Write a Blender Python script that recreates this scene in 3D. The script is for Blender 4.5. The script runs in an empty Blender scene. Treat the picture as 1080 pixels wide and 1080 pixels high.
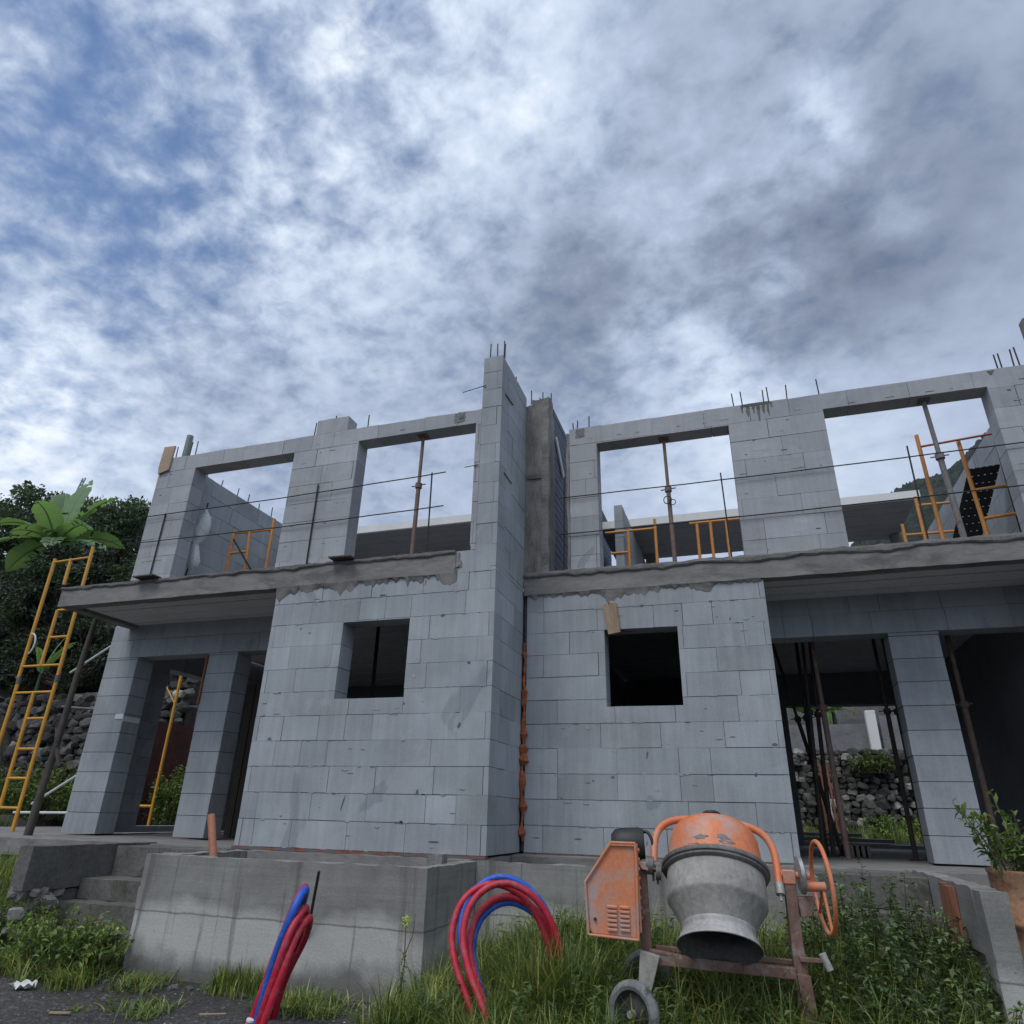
import bpy, bmesh, math, random
from mathutils import Vector, Matrix, noise
random.seed(7)
R = math.radians
scene = bpy.context.scene
col = scene.collection

# ------------------------------------------------------------------ materials
def new_mat(name):
    m = bpy.data.materials.new(name); m.use_nodes = True
    nt = m.node_tree; b = nt.nodes['Principled BSDF']
    return m, nt, b

def N(nt, t, **kw):
    n = nt.nodes.new(t)
    for k, v in kw.items(): setattr(n, k, v)
    return n

def ramp(nt, stops, interp='LINEAR'):
    r = nt.nodes.new('ShaderNodeValToRGB'); cr = r.color_ramp; cr.interpolation = interp
    while len(cr.elements) < len(stops): cr.elements.new(0.5)
    for e, (p, c) in zip(cr.elements, stops):
        e.position = p; e.color = (c[0], c[1], c[2], 1) if not isinstance(c, (int, float)) else (c, c, c, 1)
    return r

def mix(nt, fac, a, b, mode='MIX'):
    n = nt.nodes.new('ShaderNodeMix'); n.data_type = 'RGBA'; n.blend_type = mode
    L = nt.links
    for sock, v in ((n.inputs[0], fac), (n.inputs[6], a), (n.inputs[7], b)):
        if hasattr(v, 'is_output') or isinstance(v, bpy.types.NodeSocket): L.new(v, sock)
        elif isinstance(v, (int, float)): sock.default_value = v
        else: sock.default_value = (v[0], v[1], v[2], 1)
    return n.outputs[2]

def coords(nt, scale=(1, 1, 1)):
    tc = N(nt, 'ShaderNodeTexCoord'); mp = N(nt, 'ShaderNodeMapping')
    mp.inputs['Scale'].default_value = scale
    nt.links.new(tc.outputs['Object'], mp.inputs['Vector'])
    return mp.outputs['Vector']

def noise_tex(nt, vec, scale, detail=6, rough=.6, dist=0):
    n = N(nt, 'ShaderNodeTexNoise'); nt.links.new(vec, n.inputs['Vector'])
    n.inputs['Scale'].default_value = scale; n.inputs['Detail'].default_value = detail
    n.inputs['Roughness'].default_value = rough; n.inputs['Distortion'].default_value = dist
    return n.outputs['Fac']

def bump(nt, b, h, strength=.3, dist=.01, prev=None):
    n = N(nt, 'ShaderNodeBump'); n.inputs['Strength'].default_value = strength; n.inputs['Distance'].default_value = dist
    nt.links.new(h, n.inputs['Height'])
    if prev: nt.links.new(prev, n.inputs['Normal'])
    nt.links.new(n.outputs['Normal'], b.inputs['Normal'])
    return n.outputs['Normal']

def vcol(nt):
    a = N(nt, 'ShaderNodeVertexColor'); a.layer_name = 'Col'; return a.outputs['Color']

def mat_mottle(name, c1, c2, scale=4, rough=.85, bstr=.3, bscale=40, bdist=.004, metallic=0, fine=.25, stretch=(1, 1, 1), c3=None, c3thr=(.6, .7), c3scale=2, usecol=False):
    m, nt, b = new_mat(name); v = coords(nt, stretch)
    f = noise_tex(nt, v, scale, 8, .65)
    r = ramp(nt, [(.3, c1), (.7, c2)]); nt.links.new(f, r.inputs[0])
    c = r.outputs[0]
    f2 = noise_tex(nt, v, bscale, 4, .6)
    r2 = ramp(nt, [(.3, 1 - fine), (.7, 1 + fine * .6)]); nt.links.new(f2, r2.inputs[0])
    c = mix(nt, 1, c, r2.outputs[0], 'MULTIPLY')
    if c3:
        f3 = noise_tex(nt, v, c3scale, 7, .7, .5)
        r3 = ramp(nt, [(c3thr[0], 0.), (c3thr[1], 1.)]); nt.links.new(f3, r3.inputs[0])
        c = mix(nt, r3.outputs[0], c, c3)
    if usecol: c = mix(nt, 1, c, vcol(nt), 'MULTIPLY')
    nt.links.new(c, b.inputs['Base Color'])
    b.inputs['Roughness'].default_value = rough; b.inputs['Metallic'].default_value = metallic
    bump(nt, b, f2, bstr, bdist)
    return m

M = {}
def block_material(name, base, axis=0, warm=None):
    """smooth grey insulating block: tone per block, fine vertical grooves, scuffs, damp stains"""
    m, nt, b = new_mat(name); v = coords(nt); L = nt.links
    tone = mix(nt, 1, base, vcol(nt), 'MULTIPLY')
    f1 = noise_tex(nt, v, 1.3, 6, .6); r1 = ramp(nt, [(.3, .80), (.7, 1.14)]); L.new(f1, r1.inputs[0])
    tone = mix(nt, 1, tone, r1.outputs[0], 'MULTIPLY')
    vs = coords(nt, (9, 9, .55))
    f2 = noise_tex(nt, vs, 1.6, 5, .65); r2 = ramp(nt, [(.3, .89), (.7, 1.08)]); L.new(f2, r2.inputs[0])
    tone = mix(nt, 1, tone, r2.outputs[0], 'MULTIPLY')
    # cement wash: paler patches with clear edges
    f3 = noise_tex(nt, v, 2.1, 5, .55, .8); r3 = ramp(nt, [(.60, 0.), (.68, .28)]); L.new(f3, r3.inputs[0])
    tone = mix(nt, r3.outputs[0], tone, warm or (.44, .45, .47))
    if warm:
        f7 = noise_tex(nt, coords(nt, (.9, .9, 4.5)), 2.0, 6, .65, .6); r7 = ramp(nt, [(.47, 0.), (.62, .55)]); L.new(f7, r7.inputs[0])
        tone = mix(nt, r7.outputs[0], tone, (.36, .365, .38))
        f8 = noise_tex(nt, coords(nt, (.8, .8, 6)), 3.1, 6, .7, .6); r8 = ramp(nt, [(.56, 0.), (.70, .45)]); L.new(f8, r8.inputs[0])
        tone = mix(nt, r8.outputs[0], tone, (.25, .255, .27))
    # damp patches
    f4 = noise_tex(nt, coords(nt, (1.5, 1.5, .9)), 1.15, 4, .5, .6); r4 = ramp(nt, [(.665, 0.), (.69, .38)]); L.new(f4, r4.inputs[0])
    tone = mix(nt, r4.outputs[0], tone, (.15, .17, .20))
    f5 = noise_tex(nt, v, 55, 3, .7); r5 = ramp(nt, [(.25, .88), (.5, 1.), (.78, 1.06)]); L.new(f5, r5.inputs[0])
    tone = mix(nt, 1, tone, r5.outputs[0], 'MULTIPLY')
    L.new(tone, b.inputs['Base Color']); b.inputs['Roughness'].default_value = .85
    wv = N(nt, 'ShaderNodeTexWave'); wv.bands_direction = 'X' if axis == 0 else 'Y'
    L.new(v, wv.inputs['Vector']); wv.inputs['Scale'].default_value = 13; wv.inputs['Distortion'].default_value = .6; wv.inputs['Detail'].default_value = 2
    n1 = bump(nt, b, wv.outputs['Fac'], .16, .003)
    bump(nt, b, noise_tex(nt, v, 70, 4, .7), .35, .003, n1)
    return m
M['block'] = block_material('insulating_block', (.345, .370, .388), 0)
M['block_side'] = block_material('insulating_block_side', (.345, .370, .388), 1)
M['block_upper'] = block_material('insulating_block_upper', (.378, .388, .405), 0, (.46, .45, .44))
M['joint'] = mat_mottle('mortar_joint', (.085, .09, .095), (.17, .175, .18), 14)
M['slab'] = mat_mottle('slab_concrete', (.17, .163, .154), (.28, .271, .258), 3.5, .95, .45, 22, .006, c3=(.125, .12, .113), c3thr=(.54, .66), c3scale=3.2, stretch=(.5, 1, 1.4), fine=.16)
M['lipconc'] = mat_mottle('rough_dark_concrete', (.10, .097, .092), (.19, .185, .175), 6, .97, .9, 30, .012)
M['soffit'] = mat_mottle('soffit_panel', (.60, .60, .60), (.72, .72, .715), 3, .9, .2, 60, .002)
M['mortar'] = mat_mottle('mortar_smear', (.15, .145, .14), (.28, .275, .27), 9, .95, .9, 45, .008)
M['mortarlight'] = mat_mottle('dried_mortar', (.30, .305, .31), (.42, .42, .42), 9, .95, .6, 45, .004)
M['darkred'] = mat_mottle('dark_red_blockwork', (.05, .016, .012), (.10, .032, .022), 4, .9, .7, 12, .02)
M['darkcast'] = mat_mottle('dark_damp_concrete', (.085, .082, .075), (.17, .165, .15), 3, .95, .7, 30, .008, c3=(.06, .065, .045), c3thr=(.55, .68), c3scale=3.5)
M['column'] = mat_mottle('column_concrete', (.15, .142, .132), (.31, .30, .28), 2.6, .93, .7, 30, .01, stretch=(2.5, 2.5, .5), c3=(.13, .10, .08), c3thr=(.56, .68), c3scale=2.2)
M['siding'] = mat_mottle('dark_siding', (.10, .12, .155), (.145, .17, .21), 3, .8, .2, 60, .002)
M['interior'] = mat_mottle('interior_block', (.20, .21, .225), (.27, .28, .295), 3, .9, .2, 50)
M['fascia'] = mat_mottle('white_fascia', (.66, .66, .64), (.78, .78, .76), 3, .7, .05, 50, fine=.04)
M['roofboard'] = mat_mottle('roof_underside_board', (.27, .285, .31), (.35, .365, .39), 3, .9, .2, 60, .002)
M['brickdust'] = mat_mottle('red_brick_strip', (.17, .06, .04), (.28, .105, .07), 9, .95, .7, 60, .006, c3=(.13, .125, .125), c3thr=(.48, .54), c3scale=6)
M['foam'] = mat_mottle('orange_foam', (.22, .06, .025), (.42, .14, .06), 12, .9, .8, 40, .01)

def planter_material():
    m, nt, b = new_mat('cast_concrete'); v = coords(nt); L = nt.links
    f = noise_tex(nt, v, 1.9, 8, .65); r = ramp(nt, [(.3, (.185, .182, .17)), (.7, (.32, .315, .295))]); L.new(f, r.inputs[0]); c = r.outputs[0]
    vh = coords(nt, (.5, .5, 16)); f2 = noise_tex(nt, vh, 1.5, 5, .7); r2 = ramp(nt, [(.3, .86), (.7, 1.09)]); L.new(f2, r2.inputs[0]); c = mix(nt, 1, c, r2.outputs[0], 'MULTIPLY')
    # lime-washed lower lift and darker upper lift of the pour
    sep = N(nt, 'ShaderNodeSeparateXYZ'); tc = N(nt, 'ShaderNodeTexCoord'); L.new(tc.outputs['Object'], sep.inputs[0])
    add = N(nt, 'ShaderNodeMath'); add.operation = 'MULTIPLY_ADD'; L.new(noise_tex(nt, v, 1.4, 4, .5), add.inputs[0]); add.inputs[1].default_value = .55; L.new(sep.outputs['Z'], add.inputs[2])
    rl = ramp(nt, [(.0, 0.), (.12, 1.), (.50, 1.), (.62, 0.)])
    mr = N(nt, 'ShaderNodeMapRange'); L.new(add.outputs[0], mr.inputs[0]); mr.inputs[1].default_value = .28; mr.inputs[2].default_value = 1.10
    L.new(mr.outputs[0], rl.inputs[0])
    c = mix(nt, rl.outputs[0], c, mix(nt, .72, c, (.54, .535, .51)))
    # dark drip runs
    vd = coords(nt, (7, 7, .25)); f3 = noise_tex(nt, vd, 1.1, 5, .7); r3 = ramp(nt, [(.55, 0.), (.66, .6)]); L.new(f3, r3.inputs[0])
    c = mix(nt, r3.outputs[0], c, (.085, .085, .08))
    # splash zone near the soil: uneven
    ad2 = N(nt, 'ShaderNodeMath'); ad2.operation = 'MULTIPLY_ADD'; L.new(noise_tex(nt, v, 2.2, 5, .6), ad2.inputs[0]); ad2.inputs[1].default_value = -.5; L.new(sep.outputs['Z'], ad2.inputs[2])
    mr2 = N(nt, 'ShaderNodeMapRange'); L.new(ad2.outputs[0], mr2.inputs[0]); mr2.inputs[1].default_value = -.20; mr2.inputs[2].default_value = -.04; mr2.inputs[3].default_value = .75; mr2.inputs[4].default_value = 0
    c = mix(nt, mr2.outputs[0], c, (.10, .10, .092))
    # cold joint between the two lifts
    aj = N(nt, 'ShaderNodeMath'); aj.operation = 'MULTIPLY_ADD'; L.new(noise_tex(nt, v, 3, 5, .6), aj.inputs[0]); aj.inputs[1].default_value = .045; L.new(sep.outputs['Z'], aj.inputs[2])
    rj = ramp(nt, [(.4485, 0.), (.452, .75), (.456, .6), (.466, 0.)]); L.new(aj.outputs[0], rj.inputs[0]); c = mix(nt, rj.outputs[0], c, (.07, .07, .068))
    f6 = noise_tex(nt, v, 26, 3, .7); r6 = ramp(nt, [(.66, 0.), (.72, .5)]); L.new(f6, r6.inputs[0]); c = mix(nt, r6.outputs[0], c, (.10, .10, .10))
    f5 = noise_tex(nt, v, 80, 3, .7); r5 = ramp(nt, [(.3, .84), (.7, 1.10)]); L.new(f5, r5.inputs[0]); c = mix(nt, 1, c, r5.outputs[0], 'MULTIPLY')
    L.new(c, b.inputs['Base Color']); b.inputs['Roughness'].default_value = .92
    n1 = bump(nt, b, f2, .25, .006); bump(nt, b, noise_tex(nt, v, 45, 6, .7), .5, .006, n1)
    return m
M['cast'] = planter_material()
M['rebar'] = mat_mottle('rusty_rebar', (.035, .03, .028), (.09, .06, .045), 20, .8, .4, 90, .002)
M['blackrod'] = mat_mottle('black_bar', (.012, .012, .013), (.03, .03, .03), 20, .7, .3, 90, .002)
M['prop'] = mat_mottle('dark_prop_steel', (.03, .026, .024), (.085, .06, .045), 9, .75, .4, 60, .003)
M['rustprop'] = mat_mottle('rusty_prop_steel', (.15, .095, .07), (.24, .175, .145), 7, .8, .4, 60, .003, c3=(.28, .27, .26), c3thr=(.55, .65), c3scale=4)
M['greyprop'] = mat_mottle('cement_grey_prop', (.13, .12, .115), (.26, .25, .24), 7, .85, .4, 60, .003)
M['yellow'] = mat_mottle('yellow_scaffold_paint', (.62, .29, .03), (.74, .37, .05), 6, .5, .2, 60, .002, c3=(.30, .27, .24), c3thr=(.60, .66), c3scale=5)
M['orange_sc'] = mat_mottle('orange_scaffold_paint', (.62, .24, .05), (.74, .33, .09), 6, .5, .2, 60, .002, c3=(.34, .17, .10), c3thr=(.60, .68), c3scale=5)
M['redtube'] = mat_mottle('red_oxide_tube', (.42, .10, .06), (.55, .17, .10), 6, .6, .2, 60, .002)
M['orange'] = mat_mottle('worn_orange_paint', (.60, .16, .06), (.74, .24, .10), 3.5, .5, .35, 50, .002, c3=(.46, .33, .28), c3thr=(.48, .68), c3scale=4.5, fine=.14)
M['orange_dusty'] = mat_mottle('cement_dusted_orange_paint', (.62, .20, .09), (.72, .27, .13), 4, .65, .4, 50, .003, c3=(.40, .35, .33), c3thr=(.42, .62), c3scale=5.5, fine=.16)
M['drumgrey'] = mat_mottle('cement_coated_drum', (.235, .225, .205), (.40, .385, .35), 3.2, .8, .8, 30, .008, c3=(.20, .135, .11), c3thr=(.63, .72), c3scale=16, fine=.2, stretch=(1, 1, .7))
M['drumin'] = mat_mottle('drum_inside', (.07, .07, .07), (.14, .14, .135), 6, .8, .5, 40, .006)
M['lip'] = mat_mottle('worn_steel_lip', (.30, .29, .275), (.48, .47, .45), 7, .6, .5, 40, .004, metallic=.15)
M['brown'] = mat_mottle('rust_brown_paint', (.14, .075, .055), (.26, .16, .13), 5, .7, .4, 50, .003, c3=(.30, .275, .26), c3thr=(.52, .66), c3scale=6)
M['dullsteel'] = mat_mottle('dull_steel', (.10, .095, .09), (.22, .21, .20), 7, .6, .4, 50, .003, metallic=.3)
M['zinc'] = mat_mottle('zinc_disc', (.30, .31, .32), (.46, .47, .48), 7, .4, .3, 50, .002, metallic=.6)
M['blackplastic'] = mat_mottle('black_rubber', (.012, .012, .013), (.035, .034, .033), 9, .55, .4, 50, .003)
M['tyre'] = mat_mottle('dusty_grey_tyre', (.10, .105, .105), (.24, .25, .25), 7, .85, .5, 50, .004)
M['tyre_dark'] = mat_mottle('dark_wheel_face', (.022, .022, .022), (.09, .088, .085), 6, .8, .5, 40, .004)
M['wood'] = mat_mottle('weathered_plank', (.30, .20, .13), (.44, .33, .23), 5, .85, .4, 60, .003, stretch=(1, 1, .15))
M['plywood'] = mat_mottle('plywood', (.36, .255, .17), (.48, .36, .26), 4, .8, .3, 60, .002, c3=(.22, .09, .06), c3thr=(.66, .70), c3scale=6)
M['darkwood'] = mat_mottle('brown_boards', (.055, .042, .032), (.12, .095, .075), 4, .85, .4, 40, .003, stretch=(6, 6, .3))
M['bark'] = mat_mottle('bark', (.05, .042, .035), (.13, .11, .09), 9, .95, .9, 30, .02, stretch=(1, 1, .3))
M['rodwood'] = mat_mottle('bare_branch', (.045, .038, .034), (.12, .10, .085), 5, .9, .7, 30, .01, stretch=(1, 1, .3))
M['copper'] = mat_mottle('orange_brown_pipe', (.42, .16, .085), (.52, .23, .14), 5, .5, .2, 50, .001)
M['formwood'] = mat_mottle('red_form_plank', (.20, .07, .04), (.34, .15, .09), 5, .85, .4, 40, .003, stretch=(2, 2, .2))
M['whitepipe'] = mat_mottle('white_pipe', (.60, .61, .62), (.72, .73, .74), 3, .5, .1, 40, .001)
M['greenpipe'] = mat_mottle('grey_green_pipe', (.16, .20, .17), (.24, .29, .25), 3, .6, .1, 40, .001)
M['stone'] = mat_mottle('basalt_stone', (.035, .034, .033), (.13, .127, .12), 3, .95, .8, 20, .02, usecol=True, c3=(.10, .11, .07), c3thr=(.6, .7), c3scale=3)
M['greywall'] = mat_mottle('rendered_grey_wall', (.15, .155, .16), (.24, .245, .25), 2, .9, .4, 30, .004)
M['barrel'] = mat_mottle('rusty_barrel_steel', (.36, .19, .10), (.50, .31, .19), 4, .7, .4, 40, .003, c3=(.20, .085, .05), c3thr=(.50, .66), c3scale=5)
M['soil'] = mat_mottle('soil', (.03, .024, .02), (.07, .055, .045), 9, 1, .8, 40, .01)
M['paper'] = mat_mottle('crumpled_paper', (.62, .62, .60), (.78, .78, .76), 9, .8, .4, 30, .004)

def ground_material():
    m, nt, b = new_mat('dark_gravel_ground'); v = coords(nt); L = nt.links
    f = noise_tex(nt, v, .9, 9, .65); r = ramp(nt, [(.35, (.040, .037, .036)), (.65, (.085, .079, .074))]); L.new(f, r.inputs[0]); c = r.outputs[0]
    vo = N(nt, 'ShaderNodeTexVoronoi'); L.new(v, vo.inputs['Vector']); vo.inputs['Scale'].default_value = 48
    bw = N(nt, 'ShaderNodeSeparateColor'); L.new(vo.outputs['Color'], bw.inputs[0])
    r2 = ramp(nt, [(.0, .55), (.8, 1.1), (.93, 1.5), (1., 2.3)]); L.new(bw.outputs[0], r2.inputs[0]); c = mix(nt, 1, c, r2.outputs[0], 'MULTIPLY')
    f3 = noise_tex(nt, v, .35, 5, .6); r3 = ramp(nt, [(.52, 0.), (.62, .7)]); L.new(f3, r3.inputs[0]); c = mix(nt, r3.outputs[0], c, (.042, .052, .02))
    L.new(c, b.inputs['Base Color']); b.inputs['Roughness'].default_value = .97
    n1 = bump(nt, b, vo.outputs['Distance'], .8, .015); bump(nt, b, noise_tex(nt, v, 9, 7, .7), .8, .03, n1)
    return m
M['ground'] = ground_material()

def leaf_material(name, c, sat=1, trans=.25, rough=.55, var=.5):
    m, nt, b = new_mat(name); L = nt.links
    cc = mix(nt, 1, c, vcol(nt), 'MULTIPLY')
    L.new(cc, b.inputs['Base Color']); b.inputs['Roughness'].default_value = rough
    tr = N(nt, 'ShaderNodeBsdfTranslucent'); L.new(mix(nt, 1, cc, (1.5, 1.6, .8), 'MULTIPLY'), tr.inputs['Color'])
    ms = N(nt, 'ShaderNodeMixShader'); ms.inputs[0].default_value = trans
    out = nt.nodes['Material Output']
    L.new(b.outputs[0], ms.inputs[1]); L.new(tr.outputs[0], ms.inputs[2]); L.new(ms.outputs[0], out.inputs['Surface'])
    return m
M['leaf_dark'] = leaf_material('dark_evergreen_leaf', (.052, .080, .048))
M['leaf_mid'] = leaf_material('mid_green_leaf', (.050, .085, .036))
M['leaf_weed'] = leaf_material('weed_leaf', (.085, .125, .058))
M['leaf_bright'] = leaf_material('yellow_green_leaf', (.15, .23, .06))
M['grass'] = leaf_material('grass_blade', (.155, .195, .068), trans=.3)
M['banana'] = leaf_material('banana_leaf', (.16, .25, .13), trans=.35, rough=.4)
M['drystem'] = mat_mottle('dry_stem', (.10, .09, .055), (.18, .15, .09), 9)
M['hill'] = mat_mottle('wooded_hillside', (.018, .028, .026), (.038, .052, .045), .3, 1, 1, .8, .5, fine=.5)

def hose_mat(name, c):
    m, nt, b = new_mat(name); v = coords(nt); L = nt.links
    f = noise_tex(nt, v, 6, 5, .6); r = ramp(nt, [(.3, .75), (.7, 1.12)]); L.new(f, r.inputs[0])
    f2 = noise_tex(nt, v, 17, 6, .7, .4); r2 = ramp(nt, [(.50, 0.), (.68, .42)]); L.new(f2, r2.inputs[0])
    L.new(mix(nt, r2.outputs[0], mix(nt, 1, c, r.outputs[0], 'MULTIPLY'), (.26, .22, .21)), b.inputs['Base Color']); b.inputs['Roughness'].default_value = .5
    return m
M['hose_red'] = hose_mat('red_conduit', (.50, .014, .04)); M['hose_blue'] = hose_mat('blue_conduit', (.012, .11, .55)); M['hose_pale'] = hose_mat('pale_conduit', (.42, .17, .30))

def bag_material():
    m, nt, b = new_mat('clear_plastic_bag'); L = nt.links
    b.inputs['Base Color'].default_value = (.80, .82, .83, 1); b.inputs['Roughness'].default_value = .3
    tr = N(nt, 'ShaderNodeBsdfTransparent'); ms = N(nt, 'ShaderNodeMixShader'); ms.inputs[0].default_value = .16
    out = nt.nodes['Material Output']; L.new(b.outputs[0], ms.inputs[1]); L.new(tr.outputs[0], ms.inputs[2]); L.new(ms.outputs[0], out.inputs['Surface'])
    v = coords(nt); bump(nt, b, noise_tex(nt, v, 14, 4, .6, 1), .9, .03)
    return m
M['bag'] = bag_material()

# ------------------------------------------------------------------ mesh helpers
class MB:
    def __init__(s): s.v = []; s.f = []; s.c = []; s.sm = []
    def add(s, verts, faces, c=(1, 1, 1), smooth=False):
        o = len(s.v); s.v += [tuple(p) for p in verts]
        for f in faces: s.f.append([o + i for i in f]); s.c.append(c); s.sm.append(smooth)
    def box(s, x0, x1, y0, y1, z0, z1, c=(1, 1, 1), jit=0):
        P = [(x0, y0, z0), (x1, y0, z0), (x1, y1, z0), (x0, y1, z0), (x0, y0, z1), (x1, y0, z1), (x1, y1, z1), (x0, y1, z1)]
        if jit: P = [tuple(a + random.uniform(-jit, jit) for a in p) for p in P]
        s.add(P, [(0, 3, 2, 1), (4, 5, 6, 7), (0, 1, 5, 4), (1, 2, 6, 5), (2, 3, 7, 6), (3, 0, 4, 7)], c)
    def obox(s, p0, p1, w, h, up=(0, 0, 1), c=(1, 1, 1)):
        p0, p1 = Vector(p0), Vector(p1); d = (p1 - p0).normalized(); u = Vector(up)
        a = d.cross(u)
        if a.length < 1e-4: a = d.cross(Vector((1, 0, 0)))
        a.normalize(); b = a.cross(d).normalized(); a *= w / 2; b *= h / 2
        s.add([p0 - a - b, p0 + a - b, p0 + a + b, p0 - a + b, p1 - a - b, p1 + a - b, p1 + a + b, p1 - a + b],
              [(0, 1, 2, 3), (7, 6, 5, 4), (0, 4, 5, 1), (1, 5, 6, 2), (2, 6, 7, 3), (3, 7, 4, 0)], c)
    def tube(s, pts, r, n=8, c=(1, 1, 1), caps=True, closed=False):
        pts = [Vector(p) for p in pts]; m = len(pts)
        rr = r if isinstance(r, (list, tuple)) else [r] * m
        T = []
        for i in range(m):
            if closed: t = pts[(i + 1) % m] - pts[i - 1]
            else: t = pts[min(i + 1, m - 1)] - pts[max(i - 1, 0)]
            T.append(t.normalized())
        a = T[0].cross(Vector((0, 0, 1)))
        if a.length < .05: a = T[0].cross(Vector((1, 0, 0)))
        a.normalize(); V = []
        for i in range(m):
            a = (a - T[i] * a.dot(T[i])).normalized(); b = T[i].cross(a)
            for k in range(n):
                t = 2 * math.pi * k / n; V.append(pts[i] + (a * math.cos(t) + b * math.sin(t)) * rr[i])
        F = []
        for i in range(m if closed else m - 1):
            j = (i + 1) % m
            for k in range(n): F.append((i * n + k, i * n + (k + 1) % n, j * n + (k + 1) % n, j * n + k))
        s.add(V, F, c, True)
        if caps and not closed:
            s.add(V[:n], [tuple(range(n - 1, -1, -1))], c); s.add(V[-n:], [tuple(range(n))], c)
    def lathe(s, prof, o=(0, 0, 0), axis=(0, 0, 1), n=32, c=(1, 1, 1)):
        o = Vector(o); d = Vector(axis).normalized(); a = d.cross(Vector((0, 0, 1)))
        if a.length < .05: a = Vector((1, 0, 0)) - d * d.x
        a.normalize(); b = d.cross(a); V = []; F = []
        for (r, t) in prof:
            for k in range(n):
                q = 2 * math.pi * k / n; V.append(o + d * t + (a * math.cos(q) + b * math.sin(q)) * max(r, 1e-4))
        for i in range(len(prof) - 1):
            for k in range(n): F.append((i * n + k, (i + 1) * n + k, (i + 1) * n + (k + 1) % n, i * n + (k + 1) % n))
        s.add(V, F, c, True)
    def prism(s, poly, off, c=(1, 1, 1)):
        n = len(poly); off = Vector(off); P = [Vector(p) for p in poly]; Q = [p + off for p in P]
        s.add(P + Q, [tuple(range(n - 1, -1, -1)), tuple(range(n, 2 * n))] + [(i, (i + 1) % n, n + (i + 1) % n, n + i) for i in range(n)], c)
    def stone(s, p, r, c=(1, 1, 1), sq=(1, 1, .8)):
        bm = bmesh.new(); bmesh.ops.create_icosphere(bm, subdivisions=2, radius=1)
        sd = Vector((random.uniform(0, 99), random.uniform(0, 99), 0)); rot = Matrix.Rotation(random.uniform(-.5, .5), 3, 'Y') @ Matrix.Rotation(random.uniform(-3, 3), 3, 'Z')
        V = []
        for v in bm.verts:
            q = v.co.copy(); k = 1 + .42 * noise.noise(q * 1.1 + sd) + .12 * noise.noise(q * 3 + sd)
            q = Vector((max(-.72, min(.72, q.x * k)) * sq[0], max(-.72, min(.72, q.y * k)) * sq[1], max(-.72, min(.72, q.z * k)) * sq[2])) * 1.25
            V.append(Vector(p) + rot @ q * r)
        s.add(V, [[v.index for v in f.verts] for f in bm.faces], c); bm.free()
    def build(s, name, mat, parent=None, bevel=0, sharp=None, slots=None):
        me = bpy.data.meshes.new(name); me.from_pydata(s.v, [], s.f); me.materials.append(mat)
        at = me.color_attributes.new('Col', 'FLOAT_COLOR', 'CORNER')
        buf = []
        for f, c in zip(s.f, s.c): buf += [c[0], c[1], c[2], 1.0] * len(f)
        at.data.foreach_set('color', buf)
        me.polygons.foreach_set('use_smooth', s.sm)
        me.update()
        if sharp is None: sharp = 40
        if any(s.sm): me.set_sharp_from_angle(angle=R(sharp))
        o = bpy.data.objects.new(name, me); col.objects.link(o)
        if parent is not None: o.parent = parent
        if bevel:
            b = o.modifiers.new('bevel', 'BEVEL'); b.width = bevel; b.segments = 2; b.limit_method = 'ANGLE'; b.angle_limit = R(40)
        return o

def tag(o, label=None, cat=None, group=None, kind=None):
    if label: o['label'] = label
    if cat: o['category'] = cat
    if group: o['group'] = group
    if kind: o['kind'] = kind
    return o
def thing(name, label, cat, loc=(0, 0, 0), rz=0, group=None):
    o = bpy.data.objects.new(name, None); col.objects.link(o); o.location = loc; o.rotation_euler.z = rz; o.empty_display_size = .1
    return tag(o, label, cat, group)
class Local:
    """MB whose world coordinates are stored relative to its parent's base"""
def part(mb, name, mat, parent, bevel=0, sharp=None):
    loc = parent.location; p = parent
    off = Vector(p.location)
    while p.parent: p = p.parent; off = off + Vector(p.location)
    mb.v = [(x - off.x, y - off.y, z - off.z) for x, y, z in mb.v]
    return mb.build(name, mat, parent, bevel, sharp)

def sub_rect(r, h):
    """rectangle minus hole -> list of rectangles (u0,u1,z0,z1)"""
    u0, u1, z0, z1 = r; a0, a1, b0, b1 = h
    if a1 <= u0 or a0 >= u1 or b1 <= z0 or b0 >= z1: return [r]
    out = []
    if a0 > u0: out.append((u0, a0, z0, z1))
    if a1 < u1: out.append((a1, u1, z0, z1))
    m0, m1 = max(u0, a0), min(u1, a1)
    if b0 > z0: out.append((m0, m1, z0, b0))
    if b1 < z1: out.append((m0, m1, b1, z1))
    return out

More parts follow.
